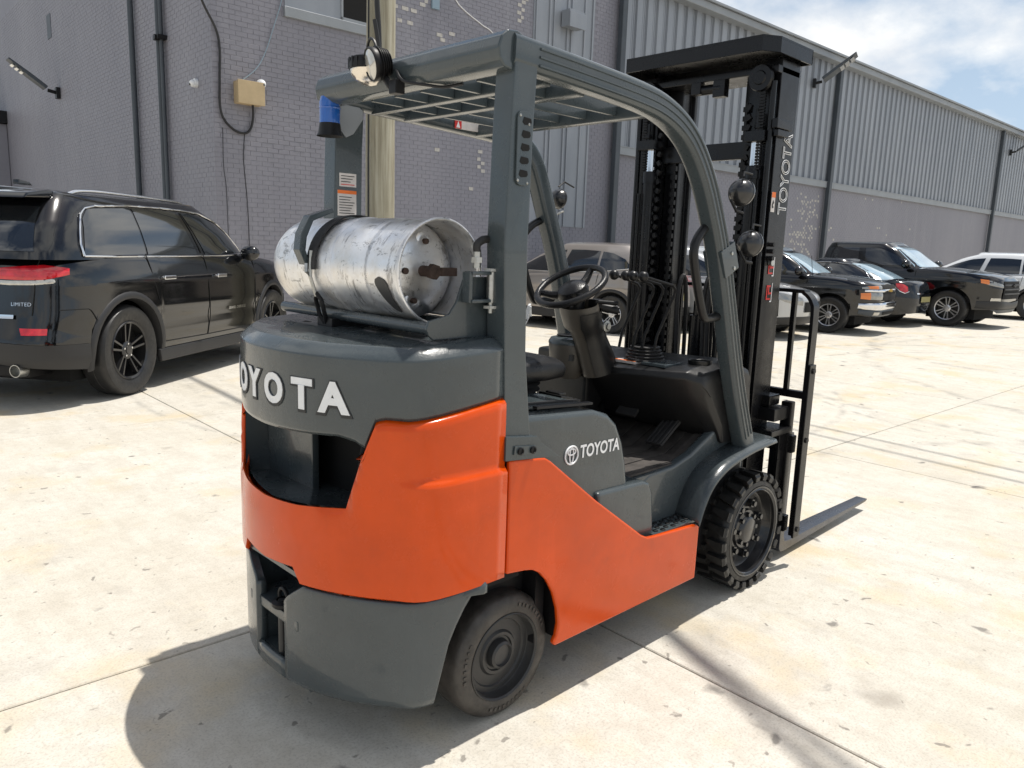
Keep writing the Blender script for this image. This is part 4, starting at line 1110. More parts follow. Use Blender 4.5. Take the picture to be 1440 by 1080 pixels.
# strap with its over-centre buckle and the vertical hook rod
TC = (-.185, 1.394)
def tk(a, r, y): return (TC[0] + r*math.cos(a), y, TC[1] + r*math.sin(a))
b = B()
for y0, r_ in ((.085, .1585), (.112, .157)):
    pts = [tk(math.radians(a), r_, y0) for a in range(-50, 190, 6)]
    b.sweep(pts, [(-.012, -.002), (.012, -.002), (.012, .002), (-.012, .002)], (0, 1, 0))
b.obj('tank_strap', 'rubber', fk, smooth=60)
b = B(); b.prism([(-.352, 1.395), (-.372, 1.44), (-.365, 1.49), (-.335, 1.545), (-.255, 1.572), (-.248, 1.560), (-.322, 1.53), (-.345, 1.48), (-.350, 1.44), (-.335, 1.40)], 'y', .115, .155); b.obj('strap_latch', 'greysmooth', fk, bevel=.003)
b = B(); b.tube([(-.352, .11, 1.40), (-.355, .105, 1.375), (-.345, .10, 1.36), (-.34, .10, 1.44)], .006, 8); b.cyl((-.345, .105, 1.37), (-.325, .10, 1.30), .006, 8); b.obj('latch_rod', 'steel', fk)
b = B(); b.tube([(-.325, .10, 1.31), (-.318, .115, 1.29), (-.305, .115, 1.24), (-.295, .10, 1.215)], .007, 8); b.tube([(-.325, .10, 1.31), (-.318, .082, 1.29), (-.305, .082, 1.24), (-.295, .09, 1.215)], .007, 8); b.obj('latch_hook', 'blackflat', fk)

# ---- wheels
def rear_wheel(sg):
    w = empty('wheel', (0, sg*.40, .203), 0, fk)
    def L(prof, mat, nm, n=56, **k):
        b = B(); b.lathe(prof, (0, 0, 0), (0, sg, 0), n); return b.obj(nm, mat, w, **k)
    L([(.135, -.07), (.19, -.066), (.2025, -.05), (.203, .03), (.200, .046), (.192, .056), (.176, .064), (.150, .067), (.142, .064), (.138, .055)], 'tyre', 'tyre', smooth=35)
    L([(.142, .066), (.139, .068), (.134, .062), (.131, .035), (.128, .030), (.112, .030), (.108, .024), (.075, .026), (.068, .034), (.058, .034), (.055, .028), (.048, .028), (.044, .050), (.036, .055), (.033, .046), (.001, .044)], 'rim', 'rim', smooth=30)
    # raised sidewall lettering band
    b = B()
    for a0, n_ in ((20, 9), (150, 7), (250, 9)):
        for k in range(n_):
            a = math.radians(a0 + k*6.5); r_ = .169
            p = Vector((r_*math.cos(a), sg*.0665, r_*math.sin(a))); t = Vector((-math.sin(a), 0, math.cos(a))); q = Vector((math.cos(a), 0, math.sin(a)))
            wd = .004 if k % 3 else .006
            vs = [p + t*u + q*v + Vector((0, sg*h, 0)) for h in (0, .0012) for u, v in ((-wd, -.006), (wd, -.006), (wd, .006), (-wd, .006))]
            b.add(vs, [(0,1,2,3),(4,5,6,7),(0,1,5,4),(1,2,6,5),(2,3,7,6),(3,0,4,7)])
    b.obj('sidewall_marks', 'tyre', w, smooth=0)['kind'] = 'stuff'
    return w
rear_wheel(-1); rear_wheel(1)
def front_wheel(sg):
    w = empty('wheel', (1.484, sg*.42, .2665), 0, fk)
    b = B(); b.lathe([(.19, -.09), (.236, -.085), (.242, -.07), (.242, .045), (.236, .066), (.226, .078), (.208, .082), (.204, .076)], (0, 0, 0), (0, sg, 0), 60)
    for k in range(24):
        for h, (y0, y1, ph) in enumerate(((-.088, -.004, .5), (.004, .083, 0))):
            a = 2*PI*(k+ph)/24; da = .082
            def Pq(a_, r_, y_): return (r_*math.cos(a_), sg*y_, r_*math.sin(a_))
            sk = .05
            vs = []
            for r_, tp in ((.238, 1.0), (.2655, .86)):
                for y_, s_, f_ in ((y0, -1, 0), (y1, 1, 0)):
                    yy_ = y_ if r_ < .25 else (y_*.97 if h else y_)
                    off = sk*(0 if abs(y_) < .01 else 1)
                    wa = da*tp*(1.0 if abs(y_) > .01 else .55)
                    vs += [Pq(a+off-wa, r_, yy_), Pq(a+off+wa, r_, yy_)]
            b.add(vs, [(0,1,3,2),(4,6,7,5),(0,4,5,1),(2,3,7,6),(0,2,6,4),(1,5,7,3)])
            if h:   # shoulder tongue running down the sidewall
                wa = .07
                vs = [Pq(a+sk-wa, .262, .080), Pq(a+sk+wa, .262, .080), Pq(a+sk-wa*.9, .230, .080), Pq(a+sk+wa*.9, .230, .080),
                      Pq(a+sk-wa, .252, .0875), Pq(a+sk+wa, .252, .0875), Pq(a+sk-wa*.9, .232, .084), Pq(a+sk+wa*.9, .232, .084)]
                b.add(vs, [(0,1,3,2),(4,6,7,5),(0,4,5,1),(2,3,7,6),(0,2,6,4),(1,5,7,3)])
    ty = b.obj('tyre', 'tyreblack', w, smooth=30)
    b = B(); b.lathe([(.207, .078), (.2045, .084), (.199, .085), (.193, .079), (.187, .060), (.184, .045), (.176, .026), (.160, .018), (.130, .020), (.092, .028), (.086, .040), (.066, .044), (.060, .056), (.050, .062), (.001, .063)], (0, 0, 0), (0, sg, 0), 48); b.lathe([(.196, .0795), (.190, .084), (.186, .080), (.186, .066)], (0, 0, 0), (0, sg, 0), 48); b.obj('rim', 'rimblack', w, smooth=35)
    for k in range(7):
        a = 2*PI*k/7 + .3; c = (.118*math.cos(a), 0, .118*math.sin(a))
        b = B(); b.cyl((c[0], sg*.01, c[2]), (c[0], sg*.044, c[2]), .0195, 6); b.cyl((c[0], sg*.044, c[2]), (c[0], sg*.056, c[2]), .012, 10); b.obj('wheel_nut', 'rimblack', w)
        a += PI/7; c = (.150*math.cos(a), 0, .150*math.sin(a))
        b = B(); b.lathe([(.0165, -.0008), (.0165, .0), (.001, .0)], (c[0], sg*.0205, c[2]), (0, sg, 0), 12); b.obj('rim_hole', 'void', w)
    for k in range(8):
        a = 2*PI*k/8; c = (.070*math.cos(a), 0, .070*math.sin(a))
        b = B(); b.cyl((c[0], sg*.036, c[2]), (c[0], sg*.056, c[2]), .0105, 6); b.obj('hub_bolt', 'rimblack', w)
    return w
front_wheel(-1); front_wheel(1)
b = B(); b.cyl((1.484, -.38, .2665), (1.484, .38, .2665), .07, 20); b.cyl((0, -.36, .203), (0, .36, .203), .05, 16); b.obj('axle', 'blackflat', fk)

# ---- mast
TILT = 0.0
def both(fn):
    for sg in (-1, 1): fn(sg)
def outer_rail(sg):
    y0, y1 = sg*.36, sg*.285
    b = B(); b.prism([(1.632, sg*.36), (1.632, sg*.285), (1.655, sg*.285), (1.662, sg*.338), (1.765, sg*.338), (1.772, sg*.285), (1.795, sg*.285), (1.795, sg*.36)], 'z', .10, 2.297); b.obj('mast_outer_rail', 'black', fk, bevel=.005)
both(outer_rail)
def mid_rail(sg):
    b = B(); b.prism([(1.665, sg*.332), (1.665, sg*.245), (1.69, sg*.245), (1.695, sg*.27), (1.745, sg*.27), (1.75, sg*.245), (1.775, sg*.245), (1.775, sg*.332), (1.75, sg*.332), (1.745, sg*.30), (1.695, sg*.30), (1.69, sg*.332)], 'z', .13, 2.262); b.obj('mast_middle_rail', 'black', fk, bevel=.003)
both(mid_rail)
def inner_rail(sg):
    b = B(); b.prism([(1.69, sg*.240), (1.69, sg*.165), (1.71, sg*.165), (1.715, sg*.185), (1.79, sg*.185), (1.795, sg*.165), (1.815, sg*.165), (1.815, sg*.240)], 'z', .15, 2.235); b.obj('mast_inner_rail', 'black', fk, bevel=.003)
    # toothed look of the roller track and chain
    b = B()
    for k in range(46): b.box(1.672, 1.688, sg*.168, sg*.196, .30+k*.040, .322+k*.040)
    b.box(1.674, 1.684, sg*.176, sg*.188, .28, 2.14)
    b.obj('lift_chain', 'blackflat', fk, smooth=0)['kind'] = 'stuff'
    b = B()
    for k in range(30): b.box(1.612, 1.63, sg*.222, sg*.240, .85+k*.043, .873+k*.043, (.5 if k % 2 else -.5, 'X'))
    b.obj('hose_chain', 'blackflat', fk, smooth=0)['kind'] = 'stuff'
both(inner_rail)
def cyls(sg):
    b = B(); b.cyl((1.615, sg*.277, .15), (1.615, sg*.277, 1.85), .032, 20); b.lathe([(.037, 0), (.037, .05), (.034, .055)], (1.615, sg*.277, 1.80), (0, 0, 1), 20); b.obj('lift_cylinder', 'black', fk)
    b = B(); b.cyl((1.615, sg*.277, 1.85), (1.615, sg*.277, 1.955), .0225, 20); b.obj('cylinder_rod', 'chrome', fk)
    b = B(); b.box(1.575, 1.66, sg*.24, sg*.335, 1.955, 2.0); b.cyl((1.60, sg*.29, 2.0), (1.60, sg*.29, 2.08), .010, 8); b.cyl((1.63, sg*.265, 2.0), (1.63, sg*.265, 2.10), .008, 8); b.cyl((1.60, sg*.29, 2.01), (1.60, sg*.29, 2.03), .018, 6); b.obj('chain_anchor', 'black', fk, bevel=.004)
    b = B(); b.cyl((1.60, sg*.345, .3), (1.60, sg*.345, 2.2), .013, 12); b.cyl((1.585, sg*.315, .5), (1.585, sg*.315, 1.75), .009, 10); b.obj('mast_pipe', 'black', fk)
    b = B(); b.lathe([(.030, -.014), (.052, -.014), (.055, -.006), (.048, 0), (.055, .006), (.052, .014), (.030, .014), (.026, .02), (.001, .02)], (1.585, sg*.292, 2.215), (-1, 0, 0), 28); b.obj('chain_sheave', 'black', fk)
    b = B()
    for k in range(26):
        z = 2.15 - k*.0125; b.box(1.586, 1.598, sg*.292, sg*.318, z, z+.008); 
        b.box(1.652, 1.664, sg*.292, sg*.318, z, z+.008)
    b.obj('sheave_chain', 'blackflat', fk, smooth=0)['kind'] = 'stuff'
both(cyls)
# top crossmember: folded plate with chamfered rear corners
pl = [(1.471, -.348), (1.545, -.392), (1.835, -.392), (1.835, .392), (1.545, .392), (1.471, .348)]
b = B(); b.prism(pl, 'z', 2.352, 2.360)
n = len(pl)
for i in range(n):
    a, c = Vector(pl[i]), Vector(pl[(i+1) % n]); t = (c-a).normalized(); q = Vector((-t.y, t.x))*.006
    b.prism([tuple(a), tuple(c), tuple(c+q), tuple(a+q)], 'z', 2.298, 2.3515)
b.obj('mast_top_plate', 'greysmooth' if False else 'black', fk, smooth=0)
b = B(); b.box(1.60, 1.80, -.36, .36, 2.235, 2.268); b.obj('mast_top_tie', 'black', fk, bevel=.006)
b = B(); b.box(1.665, 1.69, -.29, .29, 1.895, 1.972); b.obj('mast_tie_bar', 'black', fk, bevel=.004)
b = B(); b.box(1.64, 1.80, -.36, .36, .14, .26); b.box(1.60, 1.64, -.36, .36, .55, .64); b.obj('mast_bottom_tie', 'black', fk, bevel=.006)
b = B(); b.cyl((1.60, .05, 2.20), (1.60, -.10, 2.20), .022, 12); b.box(1.58, 1.62, -.12, -.06, 2.16, 2.235); b.box(1.575, 1.61, .0, .05, 2.18, 2.235); b.obj('hose_clamp', 'black', fk, bevel=.004)
b = B(); b.box(1.58, 1.72, -.388, -.362, 2.005, 2.045); b.box(1.60, 1.70, -.383, -.362, 1.975, 2.003); b.obj('mast_bracket', 'black', fk, bevel=.004)
b = B(); b.cyl((1.74, 0.02, .2), (1.74, .02, 1.17), .045, 20); b.cyl((1.74, .02, 1.17), (1.74, .02, 1.24), .03, 16); b.obj('free_lift_cylinder', 'black', fk)
b = B()
for y in (-.07, -.045, .105): b.tube(smooth_path([(1.70, y, .3), (1.69, y, .9), (1.70, y+.02, 1.25), (1.74, y+.02, 1.36), (1.78, y+.02, 1.2), (1.79, y+.02, .7)], 5), .011, 8)
b.obj('hydraulic_hoses', 'rubber', fk)
# lettering and decals on the near rail
def mast_side(cx, cz):
    return lambda u, v, w: (cx - v, -.3625 - w, cz + u*.80)
flat_text('mast_lettering', 'TOYOTA', 'white', fk, mast_side(1.742, 1.826), .105, outline=.0018, spacing=1.0)
b = B(); b.box(1.636, 1.668, -.3625, -.3612, 1.66, 1.745); o = b.obj('warning_decal', 'label', fk, smooth=0)
b = B(); b.box(1.636, 1.668, -.3635, -.3628, 1.722, 1.745); b.obj('decal_band', 'orangeprint', o, smooth=0)
b = B(); b.prism([(1.645, 1.675), (1.66, 1.68), (1.65, 1.69), (1.662, 1.70), (1.650, 1.712), (1.641, 1.69)], 'y', -.3628, -.3634); b.obj('decal_mark', 'ink', o, smooth=0)
for zc in (1.31, 1.425):
    b = B()
    for (x0, x1, z0, z1) in ((1.665, 1.705, -.035, -.028), (1.665, 1.672, -.028, .03), (1.672, 1.70, .022, .03), (1.680, 1.688, -.012, .022), (1.690, 1.712, -.01, -.002)):
        b.box(x0, x1, -.3628, -.3614, zc+z0, zc+z1)
    o = b.obj('stencil_mark', 'red', fk, smooth=0)
    b = B(); b.box(1.712, 1.716, -.3628, -.3614, zc-.045, zc+.04); b.box(1.700, 1.712, -.3628, -.3614, zc-.045, zc-.040); b.obj('stencil_edge', 'white', o, smooth=0)
for z, nm in ((1.52, 'bolt'), (1.49, 'bolt'), (1.46, 'bolt')):
    b = B(); b.cyl((1.655, -.362, z), (1.655, -.385, z), .010, 8); b.obj('bolt', 'blackflat', fk)
b = B(); b.cyl((1.67, -.362, 1.44), (1.67, -.378, 1.44), .014, 10); b.obj('grease_fitting', 'steel', fk)
# tilt cylinder between chassis and mast
both(lambda sg: B().cyl((1.1, sg*.25, .42), (1.45, sg*.25, .50), .035, 16).cyl((1.45, sg*.25, .50), (1.64, sg*.25, .545), .018, 12).obj('tilt_cylinder', 'black', fk))
both(lambda sg: B().cyl((1.52, sg*.33, .30), (1.56, sg*.33, .78), .05, 18).obj('mast_support', 'greysmooth', fk))

# ---- carriage, load backrest, forks
b = B(); b.box(1.845, 1.885, -.47, .47, .555, .64); b.box(1.845, 1.885, -.47, .47, .165, .245); b.obj('carriage_bar', 'black', fk, bevel=.006)
for y0 in (-.30, .26):
    b = B(); b.box(1.82, 1.85, y0, y0+.04, .15, .74); b.obj('carriage_plate', 'black', fk, bevel=.004)
both(lambda sg: B().box(1.835, 1.88, sg*.40, sg*.45, .22, .80).obj('carriage_plate', 'black', fk, bevel=.006))
b = B(); b.box(1.70, 1.84, -.44, -.30, .72, .78); b.box(1.72, 1.82, -.40, -.30, .785, .835); b.box(1.66, 1.86, -.455, -.33, .655, .685); b.obj('carriage_roller_block', 'black', fk, bevel=.008)
b = B(); b.box(1.78, 1.86, -.435, -.415, .17, .66); b.cyl((1.80, -.45, .20), (1.80, -.41, .20), .016, 10); b.obj('side_roller_plate', 'black', fk, bevel=.004)
def post(sg):
    path = smooth_path([(1.892, sg*.492, .150), (1.892, sg*.492, .5), (1.892, sg*.492, .9), (1.892, sg*.492, 1.20), (1.892, sg*.482, 1.265), (1.892, sg*.445, 1.305), (1.892, sg*.39, 1.315), (1.892, 0, 1.315)], 6)
    b = B(); b.sweep(path, [(-.028, -.008), (.028, -.008), (.028, .008), (-.028, .008)], (1, 0, 0)); b.obj('backrest_frame', 'black', fk, smooth=30, bevel=.002)
    b = B(); b.box(1.862, 1.922, sg*.500, sg*.512, .14, .98); b.obj('backrest_side_plate', 'black', fk, bevel=.004)
    for z in (.18, .62, .95):
        b = B(); b.cyl((1.895, sg*.512, z), (1.895, sg*.519, z), .014, 6); b.obj('bolt', 'blackflat', fk)
both(post)
b = B(); b.box(1.875, 1.905, -.484, .484, .815, .85); b.obj('backrest_bar', 'black', fk, bevel=.003)
for y in (-.39, -.26, -.13, .0, .13, .26, .39):
    b = B(); b.box(1.88, 1.903, y-.011, y+.011, .85, 1.308); b.obj('backrest_bar', 'black', fk, bevel=.002)
for y0 in (-.435, .335):
    b = B(); b.prism([(1.890, .64), (1.890, .06), (1.905, .038), (1.94, .032), (3.00, .055), (3.025, .062), (3.025, .070), (2.0, .078), (1.945, .085), (1.932, .11), (1.932, .64)], 'y', y0, y0+.10)
    b.v = [(x, (y0+.05)+(y-y0-.05)*(.62 if x > 2.99 else 1), z) for x, y, z in b.v]
    o = b.obj('fork', 'forksteel', fk, bevel=.004)

# ---- gas cylinder lying in the cradle
tank = tag(empty('gas_cylinder', (TC[0], 0.0, TC[1])), 'scuffed silver aluminium gas cylinder lying across the counterweight', 'gas cylinder')
def TK(prof, nm, mat, n=48, **k):
    b = B(); b.lathe([(r, h) for r, h in prof], (0, 0, 0), (0, -1, 0), n); return b.obj(nm, mat, tank, smooth=35, **k)
R0 = .150
TK([(.001, -.445), (.03, -.444), (.07, -.436), (.105, -.418), (.132, -.388), (.146, -.35), (R0, -.31), (R0, -.022), (R0+.0035, -.018), (R0+.0035, -.004), (R0, 0), (R0, .15), (.147, .185), (.137, .215), (.115, .240), (.08, .252), (.001, .256)], 'body', 'tank')
# collar: a rolled sleeve with a cut-out, open at the bottom right
b = B(); rws = []
NA = 72
for k in range(NA+1):
    a = math.radians(-62 + 318*k/NA)
    rws.append([(.1475*math.cos(a), -h, .1475*math.sin(a)) for h in (.165, .20, .24, .28, .32, .338)])
b.grid(rws); b.obj('collar', 'tank', tank, solid=.005, smooth=60)
b = B(); b.tube([(.1475*math.cos(math.radians(-62+318*k/NA)), -.340, .1475*math.sin(math.radians(-62+318*k/NA))) for k in range(NA+1)], .0048, 8); b.obj('collar_rim', 'tank', tank)
b = B(); rr1, rr2 = [], []
for i in range(15):
    t = i/14; a = math.radians(186 + 44*t); r_ = .1495
    wdt = .030*math.sqrt(max(0, 1-(1-min(1, t/.22))**2)) * (1-.55*max(0, t-.22)/.78) * (math.sqrt(max(0, 1-max(0, (t-.85)/.15)**2)))
    cy = -.250 - .040*t
    rr1.append((r_*math.cos(a), cy+wdt, r_*math.sin(a))); rr2.append((r_*math.cos(a), cy-wdt, r_*math.sin(a)))
b.grid([rr1, rr2]); b.obj('hand_slot', 'rim', tank, smooth=60)
b = B(); b.cyl((.0, -.25, .0), (.0, -.30, .0), .016, 14); b.cyl((0, -.285, 0), (.06, -.305, -.0), .010, 10); b.box(.02, .075, -.322, -.295, -.012, .012); b.cyl((.0, -.298, 0), (0, -.315, 0), .023, 6); b.obj('service_valve', 'rust', tank)
for c, r_ in (((-.062, .0), .016), ((.01, .085), .014), ((-.03, -.085), .014)):
    b = B(); b.lathe([(.030, .0), (.030, .010), (.024, .014), (.016, .014), (.016, .004), (.001, .004)], (c[0], -.236, c[1]), (0, -1, 0), 20); b.obj('port', 'tank', tank)
    b = B(); b.cyl((c[0], -.246, c[1]), (c[0], -.262, c[1]), r_*.6, 8); b.obj('port_plug', 'rust', tank)
# ================================================================ PARKED VEHICLES
def resample(pts, n):
    P = [Vector(p) for p in pts]; d = [0]
    for a, c in zip(P, P[1:]): d.append(d[-1] + (c-a).length)
    out = []
    for k in range(n):
        t = d[-1]*k/(n-1); i = 0
        while i < len(P)-2 and d[i+1] < t: i += 1
        L = max(1e-9, d[i+1]-d[i]); out.append(P[i].lerp(P[i+1], (t-d[i])/L))
    return out
class Shell:
    """half-width and end positions as functions of height; superellipse plan"""
    def __init__(s, zs, af, ar, b, nf, nr):
        s.zs, s.af, s.ar, s.b, s.nf, s.nr = zs, af, ar, b, nf, nr
    def par(s, z):
        return (float(np.interp(z, s.zs, s.af)), float(np.interp(z, s.zs, s.ar)), float(np.interp(z, s.zs, s.b)))
    def side(s, x, z):
        af, ar, b = s.par(z); c = (af+ar)/2 if s.c0 is None else s.c0
        a, n = (af-c, s.nf) if x > c else (c-ar, s.nr); u = min(.9999, abs(x-c)/a)
        return b*(1-u**n)**(1/n)
    c0 = 0.0
    def end(s, y, z, front):
        af, ar, b = s.par(z); c = s.c0 if s.c0 is not None else (af+ar)/2; n = s.nf if front else s.nr
        k = (1-min(.9999, abs(y)/b)**n)**(1/n)
        return c + (af-c)*k if front else c - (c-ar)*k
def columns(n, N1, N2):
    """unit quarter outline from the middle of the side to the middle of the end"""
    out = []
    for k in range(N1): u = .94*k/(N1-1); out.append((u, (1-u**n)**(1/n)))
    v0 = out[-1][1]
    for k in range(1, N2+1): v = v0*(1-k/N2); out.append(((1-v**n)**(1/n), v))
    return out

def make_car(name, label, loc, rz, cfg, group='vehicles parked along the warehouse'):
    car = tag(empty(name, loc, rz), label, cfg['cat'], group)
    pm = cfg['paint']
    low = Shell(*cfg['low'])
    N1 = cfg.get('N1', 60)
    top = cfg['top']; sill = cfg['sill']
    tx, tz = [p[0] for p in top], [p[1] for p in top]
    sx, sz = [p[0] for p in sill], [p[1] for p in sill]
    R = cfg['arch']; wr = cfg['wr']; wheels = cfg['wheels']
    # lower body, both sides, from front centre round to rear centre
    cf = columns(low.nf, N1, 14)[::-1]; cr = columns(low.nr, N1, 14)
    cols = [(u, v, 1) for u, v in cf] + [(u, v, -1) for u, v in cr[1:]]
    NR = 16
    def col_pts(u, v, d, sg):
        afm, arm, bm_ = low.par(.6)
        xn = u*afm if d > 0 else u*arm
        zt = float(np.interp(xn, tx, tz)); zl = float(np.interp(xn, sx, sz))
        for xw in wheels:
            q = R*R - (xn-xw)**2
            if q > 0: zl = max(zl, wr + math.sqrt(q))
        zl = min(zl, zt-.02)
        pts = []
        for k in range(NR+1):
            t = k/NR; z = zl + (zt-zl)*t
            af, ar, b_ = low.par(z)
            ins = 0.030*max(0, 1-(zt-z)/.07)**2
            cre = cfg.get('crease')
            if cre:
                for cz, cw_, ca in cre: ins -= ca*math.exp(-((z-cz)/cw_)**2)*min(1, v*1.0)
            x = (u*af if d > 0 else u*ar); k2 = max(0, 1-ins/b_)
            pts.append((x*(1-ins/abs(af)*.6), sg*v*b_*k2, z))
        return pts
    b = B()
    caps = []
    for sg in (-1, 1):
        rows = [col_pts(u, v, d, sg) for u, v, d in cols]; b.grid(rows); caps.append([r_[-1] for r_ in rows])
    crown = cfg.get('crown', .05)
    rows = []
    for p, q in zip(*caps):
        p = Vector(p); q = Vector(q); w_ = abs(p.y-q.y)/ (2*low.par(.8)[2])
        rows.append([tuple(p.lerp(q, t/10) + Vector((0, 0, crown*w_*(1-(2*t/10-1)**2)))) for t in range(11)])
    b.grid(rows)
    # floor pan
    b.obj('body', pm, car, smooth=32)
    f = B(); f.box(low.par(.4)[1]+.35, low.par(.4)[0]-.35, -low.par(.5)[2]+.12, low.par(.5)[2]-.12, sz[0]+.02, .72); f.obj('underbody', 'void', car, smooth=0)
    # greenhouse
    G = cfg['green']; gs = Shell(G['zs'], G['af'], G['ar'], G['b'], G.get('nf', 7), G.get('nr', 7)); gs.c0 = G.get('c0', 0.0)
    b = B(); cfg_ = columns(gs.nf, 26, 12)[::-1]; cr = columns(gs.nr, 26, 12)
    gc = [(u, v, 1) for u, v in cfg_] + [(u, v, -1) for u, v in cr[1:]]
    zb, zr = G['zs'][0], G['zs'][-1]
    ends = []
    for sg in (-1, 1):
        rows = []
        for u, v, d in gc:
            r_ = []
            for k in range(11):
                z = zb + (zr-zb)*k/10; af, ar, b_ = gs.par(z)
                r_.append((gs.c0 + (u*(af-gs.c0) if d > 0 else -u*(gs.c0-ar)), sg*v*b_, z))
            x, y, z = r_[-1]; x0 = gs.c0
            r_.append((x0+(x-x0)*.985, y*.97, z+.018)); r_.append((x0+(x-x0)*.955, y*.90, z+.030))
            rows.append(r_)
        b.grid(rows); ends.append([r_[-1] for r_ in rows])
    rows = []
    for p, q in zip(*ends):
        p = Vector(p); q = Vector(q); w_ = abs(p.y-q.y)/1.2
        rows.append([tuple(p.lerp(q, t/8) + Vector((0, 0, G.get('crown', .03)*w_*(1-(2*t/8-1)**2)))) for t in range(9)])
    b.grid(rows)
    b.obj('roof', G.get('paint', pm), car, smooth=38)
    # patches on the surfaces
    def S_side(sh, sg, off=0.0): return lambda p, q: (p, sg*(sh.side(p, q)+off), q)
    def S_end(sh, fr, off=0.0): return lambda p, q: (sh.end(p, q, fr)+(off if fr else -off), p, q)
    def patch(nm, mat, fn, bot, tp, off=.006, ns=14, nt=8, axis='y', parent=None, smooth=40):
        lo = resample([(*p, 0) for p in bot], ns); hi = resample([(*p, 0) for p in tp], ns)
        rows = []
        for i in range(nt+1):
            t = i/nt; rows.append([fn(*(lo[k].lerp(hi[k], t))[:2]) for k in range(ns)])
        b = B(); b.grid(rows)
        me = b
        o = me.obj(nm, mat, parent or car, smooth=smooth)
        return o
    def side_patch(nm, mat, sg, bot, tp, sh=None, off=.006, **k):
        return patch(nm, mat, S_side(sh or gs, sg, off), bot, tp, **k)
    def end_patch(nm, mat, fr, bot, tp, sh=None, off=.006, **k):
        return patch(nm, mat, S_end(sh or gs, fr, off), bot, tp, **k)
    def line(nm, mat, fn, pts, r, parent=None, closed=False, n=6, dens=10):
        P_ = resample([(*p, 0) for p in pts], max(6, dens)); b = B(); b.tube([fn(p.x, p.y) for p in P_], r, n); return b.obj(nm, mat, parent or car, smooth=60)
    def wrap(nm, mat, front, sg, y0, x1, lo, hi, sh=None, off=.012, nt=7, thick=.0, parent=None):
        """panel that follows the shell round a corner, from y0 on the end face to x1 on the flank; lo and hi are heights along the way"""
        sh = sh or low; n = sh.nf if front else sh.nr
        af, ar, b_ = sh.par((lo[0]+hi[0])/2); c = sh.c0; a = (af-c) if front else (c-ar)
        y0 = min(y0, .95*b_)
        pl_ = [(u, v) for u, v in columns(n, 160, 40)[::-1] if v >= y0/b_ and u >= min(.985, abs(x1-c)/a)]
        if len(pl_) < 3: pl_ = [(u, v) for u, v in columns(n, 160, 40)[::-1] if v >= .8 and u >= .8][:6]
        if len(pl_) > 60: pl_ = pl_[:40] + pl_[40::3]
        d = [0]
        for p, q in zip(pl_, pl_[1:]): d.append(d[-1] + math.hypot((q[0]-p[0])*a, (q[1]-p[1])*b_))
        rows = []
        for (u, v), s_ in zip(pl_, d):
            t = s_/d[-1]; z0 = float(np.interp(t, np.linspace(0, 1, len(lo)), lo)); z1 = float(np.interp(t, np.linspace(0, 1, len(hi)), hi)); r_ = []
            for k in range(nt+1):
                z = z0 + (z1-z0)*k/nt; f_, r2_, bb = sh.par(z); aa = (f_-c) if front else (c-r2_)
                bul = off*(1 - .35*abs(2*k/nt-1)**3)
                r_.append((c + (1 if front else -1)*(u*aa + bul*u**n), sg*(v*bb + bul*min(1, 1.2*(1-u**n)+.15*0)), z))
            rows.append(r_)
        b = B(); b.grid(rows); return b.obj(nm, mat, parent or car, smooth=50)
    H = dict(wrap=wrap, car=car, low=low, gs=gs, S_side=S_side, S_end=S_end, patch=patch, side_patch=side_patch, end_patch=end_patch, line=line)
    # wheels
    for xw in wheels:
        for sg in (-1, 1):
            w = empty('wheel', (xw, sg*(cfg['track']), wr), 0, car)
            car_wheel(w, sg, wr, cfg['tw'], cfg['rim'], cfg['rimmat'], cfg['spokes'], cfg.get('double', True), cfg.get('hub', 'rimblack'))
    for xw in wheels:
        b = B(); b.box(xw-R*1.02, xw+R*1.02, -cfg['track']+.14, cfg['track']-.14, .18, wr+R+.05); b.obj('wheel_housing', 'void', car, smooth=0)
    # arch mouldings
    if cfg.get('flare'):
        for xw in wheels:
            for sg in (-1, 1):
                rows = []
                for k in range(25):
                    a = math.radians(-14 + 208*k/24); r_ = []
                    for rr, oo in ((R-.03, -.09), (R-.012, .008), (R+.006, .014), (R+.038, .011), (R+.050, -.004)):
                        x = xw + rr*math.cos(a); z = max(.22, wr + rr*math.sin(a))
                        r_.append((x, sg*(low.side(x, max(.3, z))+oo), z))
                    rows.append(r_)
                b = B(); b.grid(rows); b.obj('arch_moulding', cfg['flare'], car, smooth=50)
    return car, H

